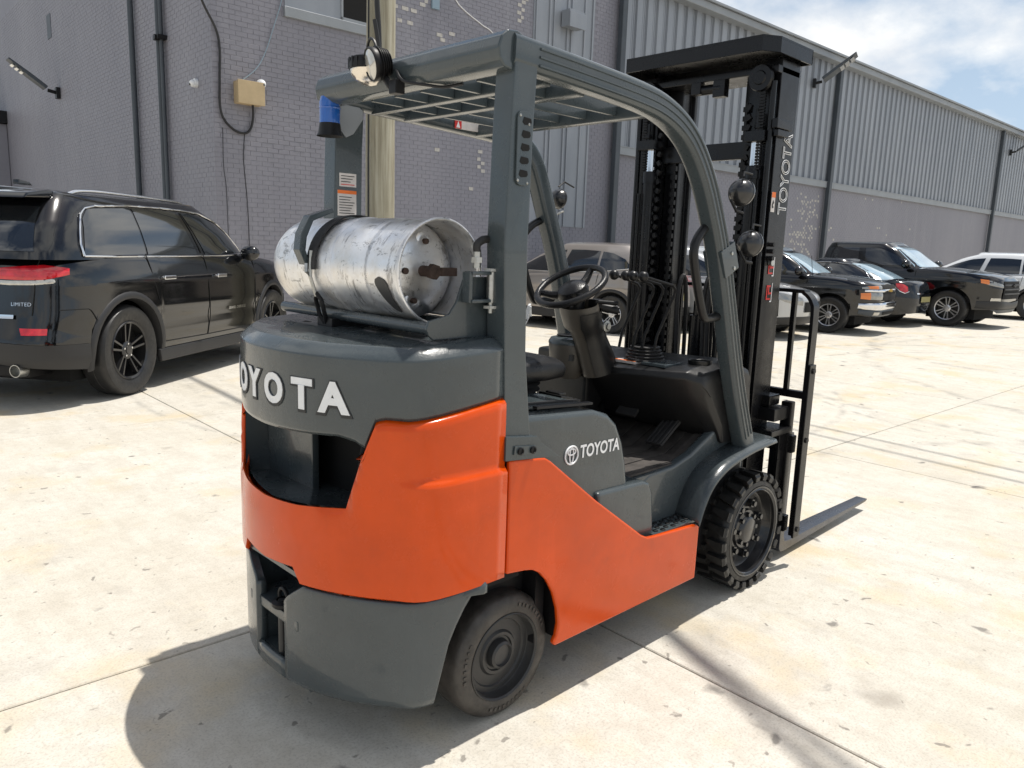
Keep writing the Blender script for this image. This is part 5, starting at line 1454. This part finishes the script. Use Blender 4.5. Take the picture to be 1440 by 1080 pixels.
def car_wheel(w, sg, R, tw, rr, rimmat, ns, double, hub):
    def L(prof, nm, mat, n=40, **k):
        b = B(); b.lathe(prof, (0, 0, 0), (0, sg, 0), n); return b.obj(nm, mat, w, **k)
    h = tw/2
    L([(rr*.98, -h*.9), (R*.93, -h), (R*.985, -h*.82), (R, -h*.5), (R, -h*.02), (R*.992, 0), (R, h*.02), (R, h*.5), (R*.985, h*.82), (R*.94, h), (R*.87, h*1.03), (rr*1.03, h*.90), (rr*.99, h*.84)], 'tyre', 'tyreblack', smooth=35)
    L([(rr*.99, h*.84), (rr*.97, h*.90), (rr*.94, h*.86), (rr*.92, h*.4), (rr*.88, -h*.3), (rr*.5, -h*.34), (.001, -h*.34)], 'rim_barrel', 'rim' if rimmat != 'rimblack' else 'void', smooth=35)
    b = B()
    for k in range(ns):
        for off in ((-.13, .13) if double else (0,)):
            a = 2*PI*k/ns + PI/2; a1 = a + off*1.3; a0 = a + off*2.3
            p0 = (rr*.20*math.cos(a0), rr*.20*math.sin(a0)); p1 = (rr*.93*math.cos(a1), rr*.93*math.sin(a1))
            t = Vector((p1[0]-p0[0], p1[1]-p0[1])).normalized(); q = Vector((-t.y, t.x))
            w0, w1 = (.011, .014) if double else (.03, .034)
            w0 *= rr/.24; w1 *= rr/.24
            y0, y1 = h*.62, h*.80
            vs = []
            for (px, pz), ww, yy in ((p0, w0, y0), (p1, w1, y1)):
                vs += [(px-q.x*ww, sg*(yy-.03), pz-q.y*ww), (px+q.x*ww, sg*(yy-.03), pz+q.y*ww), (px+q.x*ww*.6, sg*yy, pz+q.y*ww*.6), (px-q.x*ww*.6, sg*yy, pz-q.y*ww*.6)]
            b.add(vs, [(0,1,5,4),(1,2,6,5),(2,3,7,6),(3,0,4,7),(0,3,2,1),(4,5,6,7)])
    b.lathe([(rr*.99, h*.86), (rr*.96, h*.93), (rr*.90, h*.84)], (0, 0, 0), (0, sg, 0), 40)
    b.lathe([(rr*.30, h*.4), (rr*.30, h*.62), (rr*.24, h*.68), (rr*.13, h*.68), (rr*.12, h*.74), (.001, h*.75)], (0, 0, 0), (0, sg, 0), 28)
    b.obj('rim', rimmat, w, smooth=30)
    b = B()
    for k in range(5):
        a = 2*PI*k/5+.3; c = (rr*.215*math.cos(a), rr*.215*math.sin(a)); b.cyl((c[0], sg*h*.6, c[1]), (c[0], sg*h*.74, c[1]), rr*.035, 6)
    b.obj('wheel_nuts', 'chrome', w)

def mirror(car, x, y, z, sg, mat, glass='mirrorglass', s=1.0):
    b = B(); b.sphere((x, sg*(y+.09), z+.02), .1*s, 16, 10, (.75, 1.15, .85)); o = b.obj('door_mirror', mat, car, smooth=60)
    b = B(); b.box(x-.02, x+.04, min(sg*(y-.04), sg*(y+.05)), max(sg*(y-.04), sg*(y+.05)), z-.05, z-.01); b.obj('mirror_arm', mat, o, bevel=.008)
def handles(H, sg, pts, mat):
    for x, z in pts:
        y = H['low'].side(x, z)
        b = B(); b.box(x-.095, x+.095, sg*(y+.028), sg*(y+.046), z-.018, z+.020); b.box(x-.09, x-.06, sg*(y-.01), sg*(y+.03), z-.01, z+.01); b.box(x+.06, x+.09, sg*(y-.01), sg*(y+.03), z-.01, z+.01); b.obj('door_handle', mat, H['car'], bevel=.008, seg=3)

# ---- black SUV at the left
SC_ = 1.045
cfg = dict(cat='SUV', paint='carblack', N1=84, wr=.40, arch=.47, wheels=(1.457, -1.457), track=.815, tw=.25, rim=.262, rimmat='rimblack', spokes=5,
    low=([.25, .40, .55, .75, .95, 1.10, 1.25, 1.32], [2.26, 2.34, 2.37, 2.38, 2.36, 2.30, 2.20, 2.1], [-2.34, -2.40, -2.42, -2.36, -2.335, -2.32, -2.25, -2.2], [.90, .945, .955, .965, .960, .945, .905, .88], 4.2, 6.5),
    top=[(-2.4, 1.24), (-1.6, 1.25), (0, 1.24), (.85, 1.225), (1.0, 1.20), (1.6, 1.15), (2.1, 1.08), (2.4, 1.0)],
    sill=[(-2.4, .43), (-2.0, .35), (-1.0, .31), (1.0, .30), (2.0, .28), (2.4, .32)], crown=.07, crease=[(1.02, .06, .010), (.62, .05, -.012)],
    green=dict(zs=[1.19, 1.28, 1.45, 1.60, 1.70], af=[1.02, .94, .73, .50, .26], ar=[-2.36, -2.33, -2.22, -2.08, -1.98], b=[.895, .878, .822, .755, .695], nf=8, nr=8, c0=-.6, crown=.035), flare='cladding')
suv, H = make_car('parked_suv', 'black SUV with tinted windows and black wheels parked beyond the counterweight', (1.40, 7.02, 0), math.radians(37.5), cfg)
suv.scale = (1, 1, SC_)
car = suv; gs, low = H['gs'], H['low']
for sg in (-1, 1):
    belt = 1.225
    w3b = [(-1.93, belt+.005), (-1.6, belt), (-1.10, belt)]; w3t = [(-1.80, 1.52), (-1.70, 1.60), (-1.10, 1.635)]
    w2b = [(-1.07, belt), (-.22, belt-.002)]; w2t = [(-1.07, 1.636), (-.62, 1.64), (-.37, 1.628)]
    w1b = [(-.06, belt-.003), (.86, belt+.02)]; w1t = [(-.26, 1.632), (.05, 1.618), (.36, 1.545), (.64, 1.40), (.86, belt+.025)]
    for bt, tp in ((w3b, w3t), (w2b, w2t), (w1b, w1t)): H['side_patch']('side_window', 'glass', sg, bt, tp, off=.005, ns=20)
    fn = H['S_side'](gs, sg, .012)
    H['line']('window_trim', 'chrome', fn, [(-1.94, belt-.005), (-1.5, belt-.012), (-.5, belt-.014), (.3, belt-.014), (.90, belt+.01)], .009, dens=40)
    H['line']('window_trim', 'chrome', fn, [(-1.94, belt-.005), (-1.95, 1.30), (-1.90, 1.42), (-1.82, 1.545), (-1.74, 1.60), (-1.60, 1.628), (-1.1, 1.655), (-.62, 1.66), (-.25, 1.655), (.08, 1.638), (.40, 1.56), (.68, 1.41), (.90, belt+.01)], .010, dens=70)
    fl = H['S_side'](low, sg, .0035)
    H['line']('door_seam', 'void', fl, [(-1.14, 1.235), (-1.10, 1.0), (-1.03, .82)], .0045, dens=20)
    H['line']('door_seam', 'void', fl, [(-.14, 1.235), (-.13, .9), (-.12, .6), (-.16, .42)], .0045, dens=24)
    H['line']('door_seam', 'void', fl, [(.92, 1.2), (.93, .9), (.90, .45)], .0045, dens=20)
    H['line']('door_seam', 'void', fl, [(-1.0, .425), (-.16, .415), (.9, .415)], .0045, dens=30)
    H['line']('pillar_seam', 'void', H['S_side'](gs, sg, .004), [(-.14, 1.24), (-.28, 1.63)], .005, dens=12)
    handles(H, sg, [(-.88, 1.02), (.10, 1.01)], 'chrome')
    mirror(car, .70, .93, 1.22, sg, 'carblack', s=1.0)
    H['wrap']('tail_lamp', 'redlens', False, sg, .36, -2.08, (1.035, 1.03, 1.035, 1.075), (1.115, 1.135, 1.15, 1.125))
    H['wrap']('tail_lamp_strip', 'lens', False, sg, .30, -2.14, (.998, .990, .995, 1.015), (1.028, 1.024, 1.03, 1.05), off=.010)
    b = B(); y_ = .62; b.tube(smooth_path([(-1.75, sg*y_, 1.715), (-1.60, sg*.635, 1.748), (-1.2, sg*.64, 1.757), (-.2, sg*.635, 1.742), (.02, sg*.62, 1.705)], 6), .014, 8); b.obj('roof_rail', 'chrome', car, smooth=60)
    b = B(); b.prism([(-1.02, .24), (1.0, .24), (1.02, .36), (-1.04, .36)], 'y', sg*.90, sg*.955); b.obj('sill', 'cladding', car, bevel=.02)
    H['wrap']('bumper_lower', 'cladding', False, sg, .0, -1.93, (.40, .38, .34, .30), (.56, .555, .53, .52), off=.012)
    H['line']('bumper_seam', 'void', H['S_side'](low, sg, .003), [(-2.2, .80), (-1.95, .80), (-1.88, .70)], .004, dens=12)
end_red = [(-.86, 1.04), (-.3, 1.03)]
for sg in (-1, 1):
    H['end_patch']('reflector', 'redlens', False, [(sg*.78, .61), (sg*.62, .61)], [(sg*.78, .66), (sg*.60, .665)], sh=low, off=.010)
H['end_patch']('rear_window', 'glass', False, [(-.72, 1.25), (.72, 1.25)], [(-.60, 1.60), (.60, 1.60)], off=.006)
b = B(); b.prism([(-2.24, 1.655), (-2.20, 1.70), (-1.96, 1.735), (-1.9, 1.72), (-1.95, 1.67)], 'y', -.62, .62); b.obj('spoiler', 'carblack', car, bevel=.015)
H['end_patch']('tailgate_trim', 'chrome', False, [(-.55, .735), (.55, .735)], [(-.55, .765), (.55, .765)], sh=low, off=.02)
for x_ in (-.70, .70):
    H['line']('tailgate_seam', 'void', H['S_end'](low, False, .003), [(x_, 1.22), (x_*.99, .95), (x_*.97, .76)], .005, dens=14)
for y_ in (-.55, .55):
    b = B(); b.lathe([(.05, 0), (.056, .01), (.05, .10), (.044, .10), (.044, .02), (.001, .02)], (-2.30, y_, .33), (-1, 0, 0), 20); b.obj('exhaust_tip', 'steel', car)
b = B(); b.box(-2.2, -1.7, -.5, .5, .24, .34); b.obj('rear_subframe', 'blackflat', car, bevel=.02)
fe = H['S_end'](low, False, .012)
flat_text('trim_lettering', 'LIMITED', 'chrome', car, lambda u, v, w: fe(-.60-u, .845+v), .040, spacing=1.1, offset=.0)
fs_ = H['S_side'](low, -1, .010)
flat_text('door_lettering', 'GRAND  CHEROKEE', 'chrome', car, lambda u, v, w: fs_(.46+u, .655+v), .042, offset=.0006)
H['end_patch']('windscreen', 'glass', True, [(-.72, 1.24), (.72, 1.24)], [(-.60, 1.64), (.60, 1.64)], off=.006)
b = B(); b.prism([(-.35, 1.80), (-.18, 1.80), (-.22, 1.83), (-.34, 1.845)], 'y', -.03, .03); b.xform(Matrix.Translation((-1.25, 0, -.01))); b.obj('roof_antenna', 'carblack', car, bevel=.008)
H['end_patch']('grille', 'void', True, [(-.6, .62), (.6, .62)], [(-.6, .95), (.6, .95)], sh=low, off=.01)
for sg in (-1, 1): H['end_patch']('headlamp', 'headlamp', True, [(sg*.85, .82), (sg*.5, .82)], [(sg*.84, .96), (sg*.5, .96)], sh=low, off=.01)

# ---- compact SUV family (tan, white, silver, dark) from one set of outlines
def small_suv(name, label, loc, deg, paint_, rim='alloy', dark=False, wr=.345, scale=1.0):
    cfg = dict(cat='SUV', paint=paint_, N1=44, wr=wr, arch=.41, wheels=(1.32, -1.32), track=.78, tw=.22, rim=.215, rimmat=rim, spokes=5,
        low=([.22, .36, .52, .72, .92, 1.02, 1.12], [2.12, 2.2, 2.24, 2.24, 2.17, 2.08, 1.9], [-2.10, -2.16, -2.19, -2.16, -2.12, -2.08, -2.0], [.86, .90, .915, .92, .91, .90, .86], 3.6, 4.6),
        top=[(-2.3, 1.06), (-1.8, 1.08), (-1.0, 1.05), (0, 1.01), (.95, .98), (1.6, .93), (2.05, .84), (2.3, .76)],
        sill=[(-2.3, .40), (-1.8, .30), (1.8, .26), (2.3, .30)], crown=.06, crease=[(.82, .05, .012), (.55, .08, -.012)],
        green=dict(zs=[.98, 1.12, 1.30, 1.45, 1.54], af=[1.25, 1.02, .66, .36, .05], ar=[-2.08, -2.02, -1.90, -1.72, -1.56], b=[.85, .825, .76, .69, .62], nf=6, nr=4.2, c0=-.35, crown=.05), flare='cladding')
    c, H = make_car(name, label, loc, math.radians(deg), cfg)
    gs, low = H['gs'], H['low']
    for sg in (-1, 1):
        H['side_patch']('side_window', 'glass', sg, [(-1.62, 1.17), (-.98, 1.10)], [(-1.46, 1.32), (-1.20, 1.42), (-.98, 1.445)], off=.005)
        H['side_patch']('side_window', 'glass', sg, [(-.93, 1.095), (-.16, 1.06)], [(-.93, 1.45), (-.60, 1.465), (-.28, 1.46)], off=.005)
        H['side_patch']('side_window', 'glass', sg, [(-.06, 1.055), (.92, 1.06)], [(-.18, 1.455), (.12, 1.42), (.45, 1.30), (.92, 1.07)], off=.005)
        H['line']('window_trim', 'chrome', H['S_side'](gs, sg, .008), [(-1.66, 1.17), (-1.0, 1.085), (-.1, 1.045), (.96, 1.05)], .007, dens=24)
        for xs in ([(-1.02, 1.05), (-.98, .8), (-.90, .62)], [(-.11, 1.0), (-.10, .7), (-.13, .36)], [(.90, .97), (.92, .7), (.86, .40)], [(-.86, .37), (.86, .36)]):
            H['line']('door_seam', 'void', H['S_side'](low, sg, .003), xs, .0045, dens=14)
        handles(H, sg, [(-.72, .90), (.10, .88)], paint_ if dark else 'chrome')
        mirror(c, .80, .86, 1.02, sg, paint_, s=.9)
        H['wrap']('tail_lamp', 'redlens', False, sg, .50, -1.78, (.90, .86, .87, .95), (1.0, 1.015, 1.03, 1.03))
        H['wrap']('headlamp', 'headlamp', True, sg, .46, 1.78, (.62, .64, .68, .76), (.75, .79, .83, .84), off=.010)
        H['wrap']('rear_bumper', 'cladding', False, sg, 0.0, -1.75, (.34, .34, .32, .30), (.50, .50, .48, .46), off=.012)
        H['wrap']('front_bumper', 'cladding', True, sg, 0.0, 1.80, (.28, .28, .28, .27), (.42, .42, .42, .40), off=.012)
        b = B(); b.prism([(-.92, .20), (.92, .20), (.94, .36), (-.96, .36)], 'y', sg*.84, sg*.908); b.obj('sill', 'cladding', c, bevel=.02)
    H['end_patch']('rear_window', 'glass', False, [(-.66, 1.09), (.66, 1.09)], [(-.52, 1.42), (.52, 1.42)], off=.006)
    H['end_patch']('windscreen', 'glass', True, [(-.70, 1.02), (.70, 1.02)], [(-.56, 1.46), (.56, 1.46)], off=.006)
    H['end_patch']('grille', 'void', True, [(-.42, .50), (.42, .50)], [(-.42, .68), (.42, .68)], sh=low, off=.010)
    H['end_patch']('licence_plate', 'plate', False, [(-.25, .62), (.25, .62)], [(-.25, .76), (.25, .76)], sh=low, off=.02)
    H['end_patch']('licence_plate', 'plate', True, [(-.15, .44), (.15, .44)], [(-.15, .56), (.15, .56)], sh=low, off=.02)
    c.scale = (scale, scale, scale)
    return c, H
small_suv('parked_crossover', 'tan crossover with tinted rear windows seen behind the steering wheel', (9.95, 7.9, 0), 96, 'tan')
small_suv('parked_hatchback', 'dark hatchback behind the mast rails, between the tan and the silver cars', (12.3, 8.2, 0), 88, 'carblack2', 'alloy', True)
small_suv('parked_crossover', 'silver crossover parked nose out behind the backrest of the forklift', (11.75, 6.3, 0), -83, 'silver')
small_suv('parked_crossover', 'white crossover at the right edge beyond the large black pickup', (23.3, 4.45, 0), 97, 'pearl', 'alloy', False, .37, 1.10)

# ---- saloon parked nose in
cfg = dict(cat='car', paint='carblack2', N1=44, wr=.33, arch=.385, wheels=(1.40, -1.40), track=.76, tw=.21, rim=.205, rimmat='alloy', spokes=7, double=False,
    low=([.20, .32, .48, .68, .84, .96, 1.04], [2.26, 2.34, 2.40, 2.38, 2.30, 2.2, 2.0], [-2.28, -2.34, -2.40, -2.40, -2.36, -2.32, -2.25], [.84, .88, .90, .905, .895, .87, .85], 3.2, 3.6),
    top=[(-2.4, 1.00), (-1.9, 1.015), (-1.3, 1.00), (0, .95), (.9, .93), (1.6, .86), (2.1, .76), (2.4, .68)],
    sill=[(-2.4, .32), (-1.9, .22), (1.9, .20), (2.4, .24)], crown=.05, crease=[(.78, .05, .010)],
    green=dict(zs=[.90, 1.02, 1.18, 1.32, 1.42], af=[1.20, .95, .60, .30, -.02], ar=[-2.02, -1.85, -1.50, -1.15, -.80], b=[.82, .79, .71, .63, .55], nf=5, nr=3.6, c0=-.30, crown=.04))
sed, H = make_car('parked_saloon', 'dark saloon parked nose in between the two black pickups, tail lamp showing', (17.2, 6.25, 0), math.radians(88), cfg)
gs, low = H['gs'], H['low']
for sg in (-1, 1):
    H['side_patch']('side_window', 'glass', sg, [(-1.35, 1.03), (-.35, .985)], [(-1.10, 1.22), (-.75, 1.32), (-.42, 1.345)], off=.005)
    H['side_patch']('side_window', 'glass', sg, [(-.25, .98), (.85, .985)], [(-.32, 1.35), (0, 1.33), (.4, 1.2), (.85, 1.0)], off=.005)
    H['line']('window_trim', 'chrome', H['S_side'](gs, sg, .010), [(-1.45, 1.01), (-1.25, 1.20), (-.95, 1.33), (-.5, 1.375), (0, 1.36), (.45, 1.21), (.9, .99)], .010, dens=40)
    H['line']('window_trim', 'chrome', H['S_side'](gs, sg, .008), [(-1.45, 1.01), (-.3, .972), (.9, .975)], .007, dens=24)
    H['wrap']('tail_lamp', 'redlens', False, sg, .56, -2.02, (.80, .76, .80, .90), (.90, .95, .965, .96))
    H['wrap']('lamp_trim', 'chrome', False, sg, .55, -2.0, (.785, .745, .785, .89), (.80, .76, .80, .90), off=.014, nt=2)
    handles(H, sg, [(-.7, .84), (.2, .83)], 'chrome'); mirror(sed, .75, .84, .97, sg, 'carblack2', s=.85)
    H['end_patch']('headlamp', 'headlamp', True, [(sg*.82, .58), (sg*.46, .56)], [(sg*.80, .70), (sg*.46, .68)], sh=low, off=.010)
H['end_patch']('rear_window', 'windscreen', False, [(-.68, 1.0), (.68, 1.0)], [(-.50, 1.36), (.50, 1.36)], off=.006, nt=10)
H['end_patch']('windscreen', 'glass', True, [(-.68, .96), (.68, .96)], [(-.50, 1.36), (.50, 1.36)], off=.006)
H['end_patch']('licence_plate', 'plate', False, [(-.26, .56), (.26, .56)], [(-.26, .68), (.26, .68)], sh=low, off=.02)
H['end_patch']('boot_trim', 'chrome', False, [(-.4, .735), (.4, .735)], [(-.4, .765), (.4, .765)], sh=low, off=.016)

# ---- pickups
def pickup(name, label, loc, deg, big):
    if big:
        cfg = dict(cat='pickup truck', paint='carblack', N1=56, wr=.415, arch=.50, wheels=(1.88, -1.86), track=.86, tw=.27, rim=.27, rimmat='alloy', spokes=6,
            low=([.32, .50, .70, .90, 1.08, 1.22, 1.30], [2.78, 2.88, 2.90, 2.90, 2.88, 2.80, 2.70], [-2.90, -2.96, -2.98, -2.98, -2.98, -2.98, -2.98], [.93, .98, 1.0, 1.01, 1.0, .98, .94], 6, 9),
            top=[(-3, 1.36), (-1.5, 1.35), (-.9, 1.30), (0, 1.27), (.9, 1.27), (1.1, 1.29), (1.8, 1.28), (2.6, 1.20), (2.9, 1.14)],
            sill=[(-3, .55), (-2.4, .50), (1, .46), (2.4, .42), (2.9, .44)], crown=.06, crease=[(1.05, .06, .014), (.75, .10, -.015)],
            green=dict(zs=[1.22, 1.36, 1.55, 1.72, 1.84], af=[1.28, 1.12, .85, .62, .34], ar=[-1.32, -1.31, -1.28, -1.24, -1.18], b=[.93, .90, .83, .765, .69], nf=6, nr=8, c0=-.30, crown=.045))
        wins = ([(-1.18, 1.35), (-.28, 1.33)], [(-1.13, 1.73), (-.70, 1.755), (-.34, 1.755)], [(-.12, 1.325), (.95, 1.36)], [(-.18, 1.755), (.20, 1.73), (.5, 1.62), (.95, 1.38)])
    else:
        cfg = dict(cat='pickup truck', paint='carblack', N1=50, wr=.36, arch=.43, wheels=(1.42, -1.42), track=.76, tw=.235, rim=.225, rimmat='alloy', spokes=6, double=True,
            low=([.28, .42, .60, .78, .95, 1.05, 1.12], [2.16, 2.26, 2.30, 2.30, 2.27, 2.18, 2.06], [-2.40, -2.44, -2.46, -2.46, -2.46, -2.46, -2.46], [.80, .86, .875, .88, .87, .85, .82], 6, 9),
            top=[(-2.5, 1.15), (-1.2, 1.14), (0, 1.10), (.8, 1.10), (1.0, 1.11), (1.6, 1.08), (2.1, 1.02), (2.3, .97)],
            sill=[(-2.5, .46), (-2, .42), (1, .38), (2.0, .36), (2.3, .38)], crown=.07, crease=[(.90, .05, .010), (.62, .08, -.012)],
            green=dict(zs=[1.06, 1.18, 1.36, 1.50, 1.60], af=[1.14, .98, .70, .46, .20], ar=[-1.15, -1.13, -1.10, -1.05, -1.0], b=[.80, .775, .71, .65, .58], nf=6, nr=7, c0=-.25, crown=.045))
        wins = ([(-1.0, 1.15), (-.25, 1.13)], [(-.97, 1.50), (-.6, 1.53), (-.30, 1.53)], [(-.12, 1.125), (.82, 1.15)], [(-.17, 1.53), (.2, 1.49), (.48, 1.36), (.82, 1.17)])
    c, H = make_car(name, label, loc, math.radians(deg), cfg)
    gs, low = H['gs'], H['low']
    for sg in (-1, 1):
        H['side_patch']('side_window', 'glass', sg, wins[0], wins[1], off=.005); H['side_patch']('side_window', 'glass', sg, wins[2], wins[3], off=.005)
    if big:
        H['end_patch']('windscreen', 'windscreen', True, [(-.80, 1.33), (.80, 1.33)], [(-.64, 1.78), (.64, 1.78)], off=.006, nt=12)
        for sg in (-1, 1):
            mirror(c, .92, .98, 1.36, sg, 'carblack', s=1.3); handles(H, sg, [(-1.0, 1.18), (.0, 1.18)], 'chrome')
            for xs in ([(-1.25, 1.28), (-1.24, .9), (-1.2, .6)], [(-.20, 1.27), (-.19, .9), (-.2, .52)], [(1.12, 1.25), (1.12, .9), (1.1, .52)]): H['line']('door_seam', 'void', H['S_side'](low, sg, .003), xs, .005, dens=14)
            H['wrap']('headlamp', 'headlamp', True, sg, .62, 2.52, (.93, .95, .98, 1.03), (1.0, 1.04, 1.09, 1.11), off=.014)
            H['wrap']('marker_lamp', 'amber', True, sg, .86, 2.48, (1.0, 1.03), (1.10, 1.11), off=.022)
            H['wrap']('front_bumper', 'cladding', True, sg, 0.0, 2.42, (.42, .42, .44, .46), (.60, .62, .64, .62), off=.035)
            H['side_patch']('tail_lamp', 'redlens', sg, [(-2.93, .95), (-2.78, .95)], [(-2.93, 1.25), (-2.80, 1.25)], sh=low, off=.010)
            H['end_patch']('fog_lamp', 'lens', True, [(sg*.84, .60), (sg*.66, .60)], [(sg*.84, .70), (sg*.68, .70)], sh=low, off=.02)
        H['end_patch']('grille', 'void', True, [(-.62, .68), (.62, .68)], [(-.60, 1.08), (.60, 1.08)], sh=low, off=.012)
        for z in (.78, .88, .98): H['end_patch']('grille_bar', 'cladding', True, [(-.60, z), (.60, z)], [(-.60, z+.035), (.60, z+.035)], sh=low, off=.03)
        H['end_patch']('skid_trim', 'downpipe', True, [(-.62, .36), (.62, .36)], [(-.80, .44), (.80, .44)], sh=low, off=.04)
        b = B(); b.box(2.915, 2.945, -.13, .13, .965, 1.0); b.box(2.918, 2.95, -.05, .05, .945, 1.02); b.obj('grille_emblem', 'blackflat', c, bevel=.006)
        b = B(); b.box(-.1, 0, -.04, .04, 1.86, 1.90); b.obj('roof_antenna', 'carblack', c, bevel=.01)
    else:
        H['end_patch']('windscreen', 'windscreen', True, [(-.70, 1.16), (.70, 1.16)], [(-.54, 1.54), (.54, 1.54)], off=.006, nt=12)
        for sg in (-1, 1):
            mirror(c, .80, .84, 1.17, sg, 'carblack', s=1.15); handles(H, sg, [(-.8, .98), (.1, .98)], 'carblack')
            for xs in ([(-1.08, 1.1), (-1.06, .5)], [(-.17, 1.1), (-.16, .44)], [(.95, 1.08), (.95, .46)]): H['line']('door_seam', 'void', H['S_side'](low, sg, .003), xs, .005, dens=12)
            H['end_patch']('turn_lamp', 'amber', True, [(sg*.76, .907), (sg*.62, .907)], [(sg*.76, .955), (sg*.62, .962)], sh=low, off=.020)
            H['wrap']('headlamp', 'headlamp', True, sg, .50, 1.98, (.70, .70, .70, .71), (.845, .84, .835, .82), off=.018)
            H['wrap']('marker_lamp', 'amber', True, sg, .74, 1.96, (.70, .71), (.835, .82), off=.024)
            H['wrap']('turn_lamp', 'headlamp', True, sg, .50, 1.97, (.905, .905, .905, .90), (.97, .965, .955, .94), off=.014)
            H['wrap']('front_bumper', 'chrome', True, sg, 0.0, 1.93, (.50, .50, .50, .52), (.65, .65, .64, .62), off=.055)
            H['wrap']('bumper_valance', 'downpipe', True, sg, 0.0, 1.93, (.36, .36, .37, .42), (.497, .497, .497, .50), off=.04)
            H['wrap']('grille_bar', 'chrome', True, sg, 0.0, 2.02, (.848, .848, .850), (.898, .898, .890), off=.03, nt=3)
            H['side_patch']('tail_lamp', 'redlens', sg, [(-2.42, .8), (-2.3, .8)], [(-2.42, 1.08), (-2.3, 1.08)], sh=low, off=.010)
        H['end_patch']('grille', 'void', True, [(-.50, .68), (.50, .68)], [(-.50, .985), (.50, .985)], sh=low, off=.012)
        H['end_patch']('air_intake', 'void', True, [(-.40, .40), (.40, .40)], [(-.42, .47), (.42, .47)], sh=low, off=.05)
        for sg in (-1, 1): H['end_patch']('fog_lamp', 'lens', True, [(sg*.68, .40), (sg*.56, .40)], [(sg*.68, .46), (sg*.56, .46)], sh=low, off=.05)
        b = B(); b.box(2.305, 2.335, -.085, .085, .855, .888); b.box(2.308, 2.34, -.035, .035, .845, .90); b.obj('grille_emblem', 'bowtie', c, bevel=.006)
        b = B(); b.cyl((1.0, -.72, 1.1), (.95, -.74, 1.5), .006, 6); b.obj('aerial', 'blackflat', c)
    b = B(); b.box(-2.3 if not big else -2.8, -1.2 if not big else -1.4, -.7, .7, .95, 1.0); b.obj('load_bed', 'void', c)
    for sg in (-1, 1):
        b = B(); b.prism([(-1.0, .36), (1.0, .36), (1.0, .44), (-1.0, .44)] if not big else [(-1.3, .44), (1.3, .44), (1.3, .53), (-1.3, .53)], 'y', sg*(low.side(0, .5)-.06), sg*(low.side(0, .5)+.01)); b.obj('sill', 'cladding', c, bevel=.02)
    return c, H
pickup('parked_pickup', 'small black pickup with chrome bumper and amber lamps parked nose out', (14.15, 5.95, 0), -83, False)
pickup('parked_pickup', 'large black crew-cab pickup with tinted windows and silver wheels parked nose out', (18.95, 5.5, 0), -91, True)
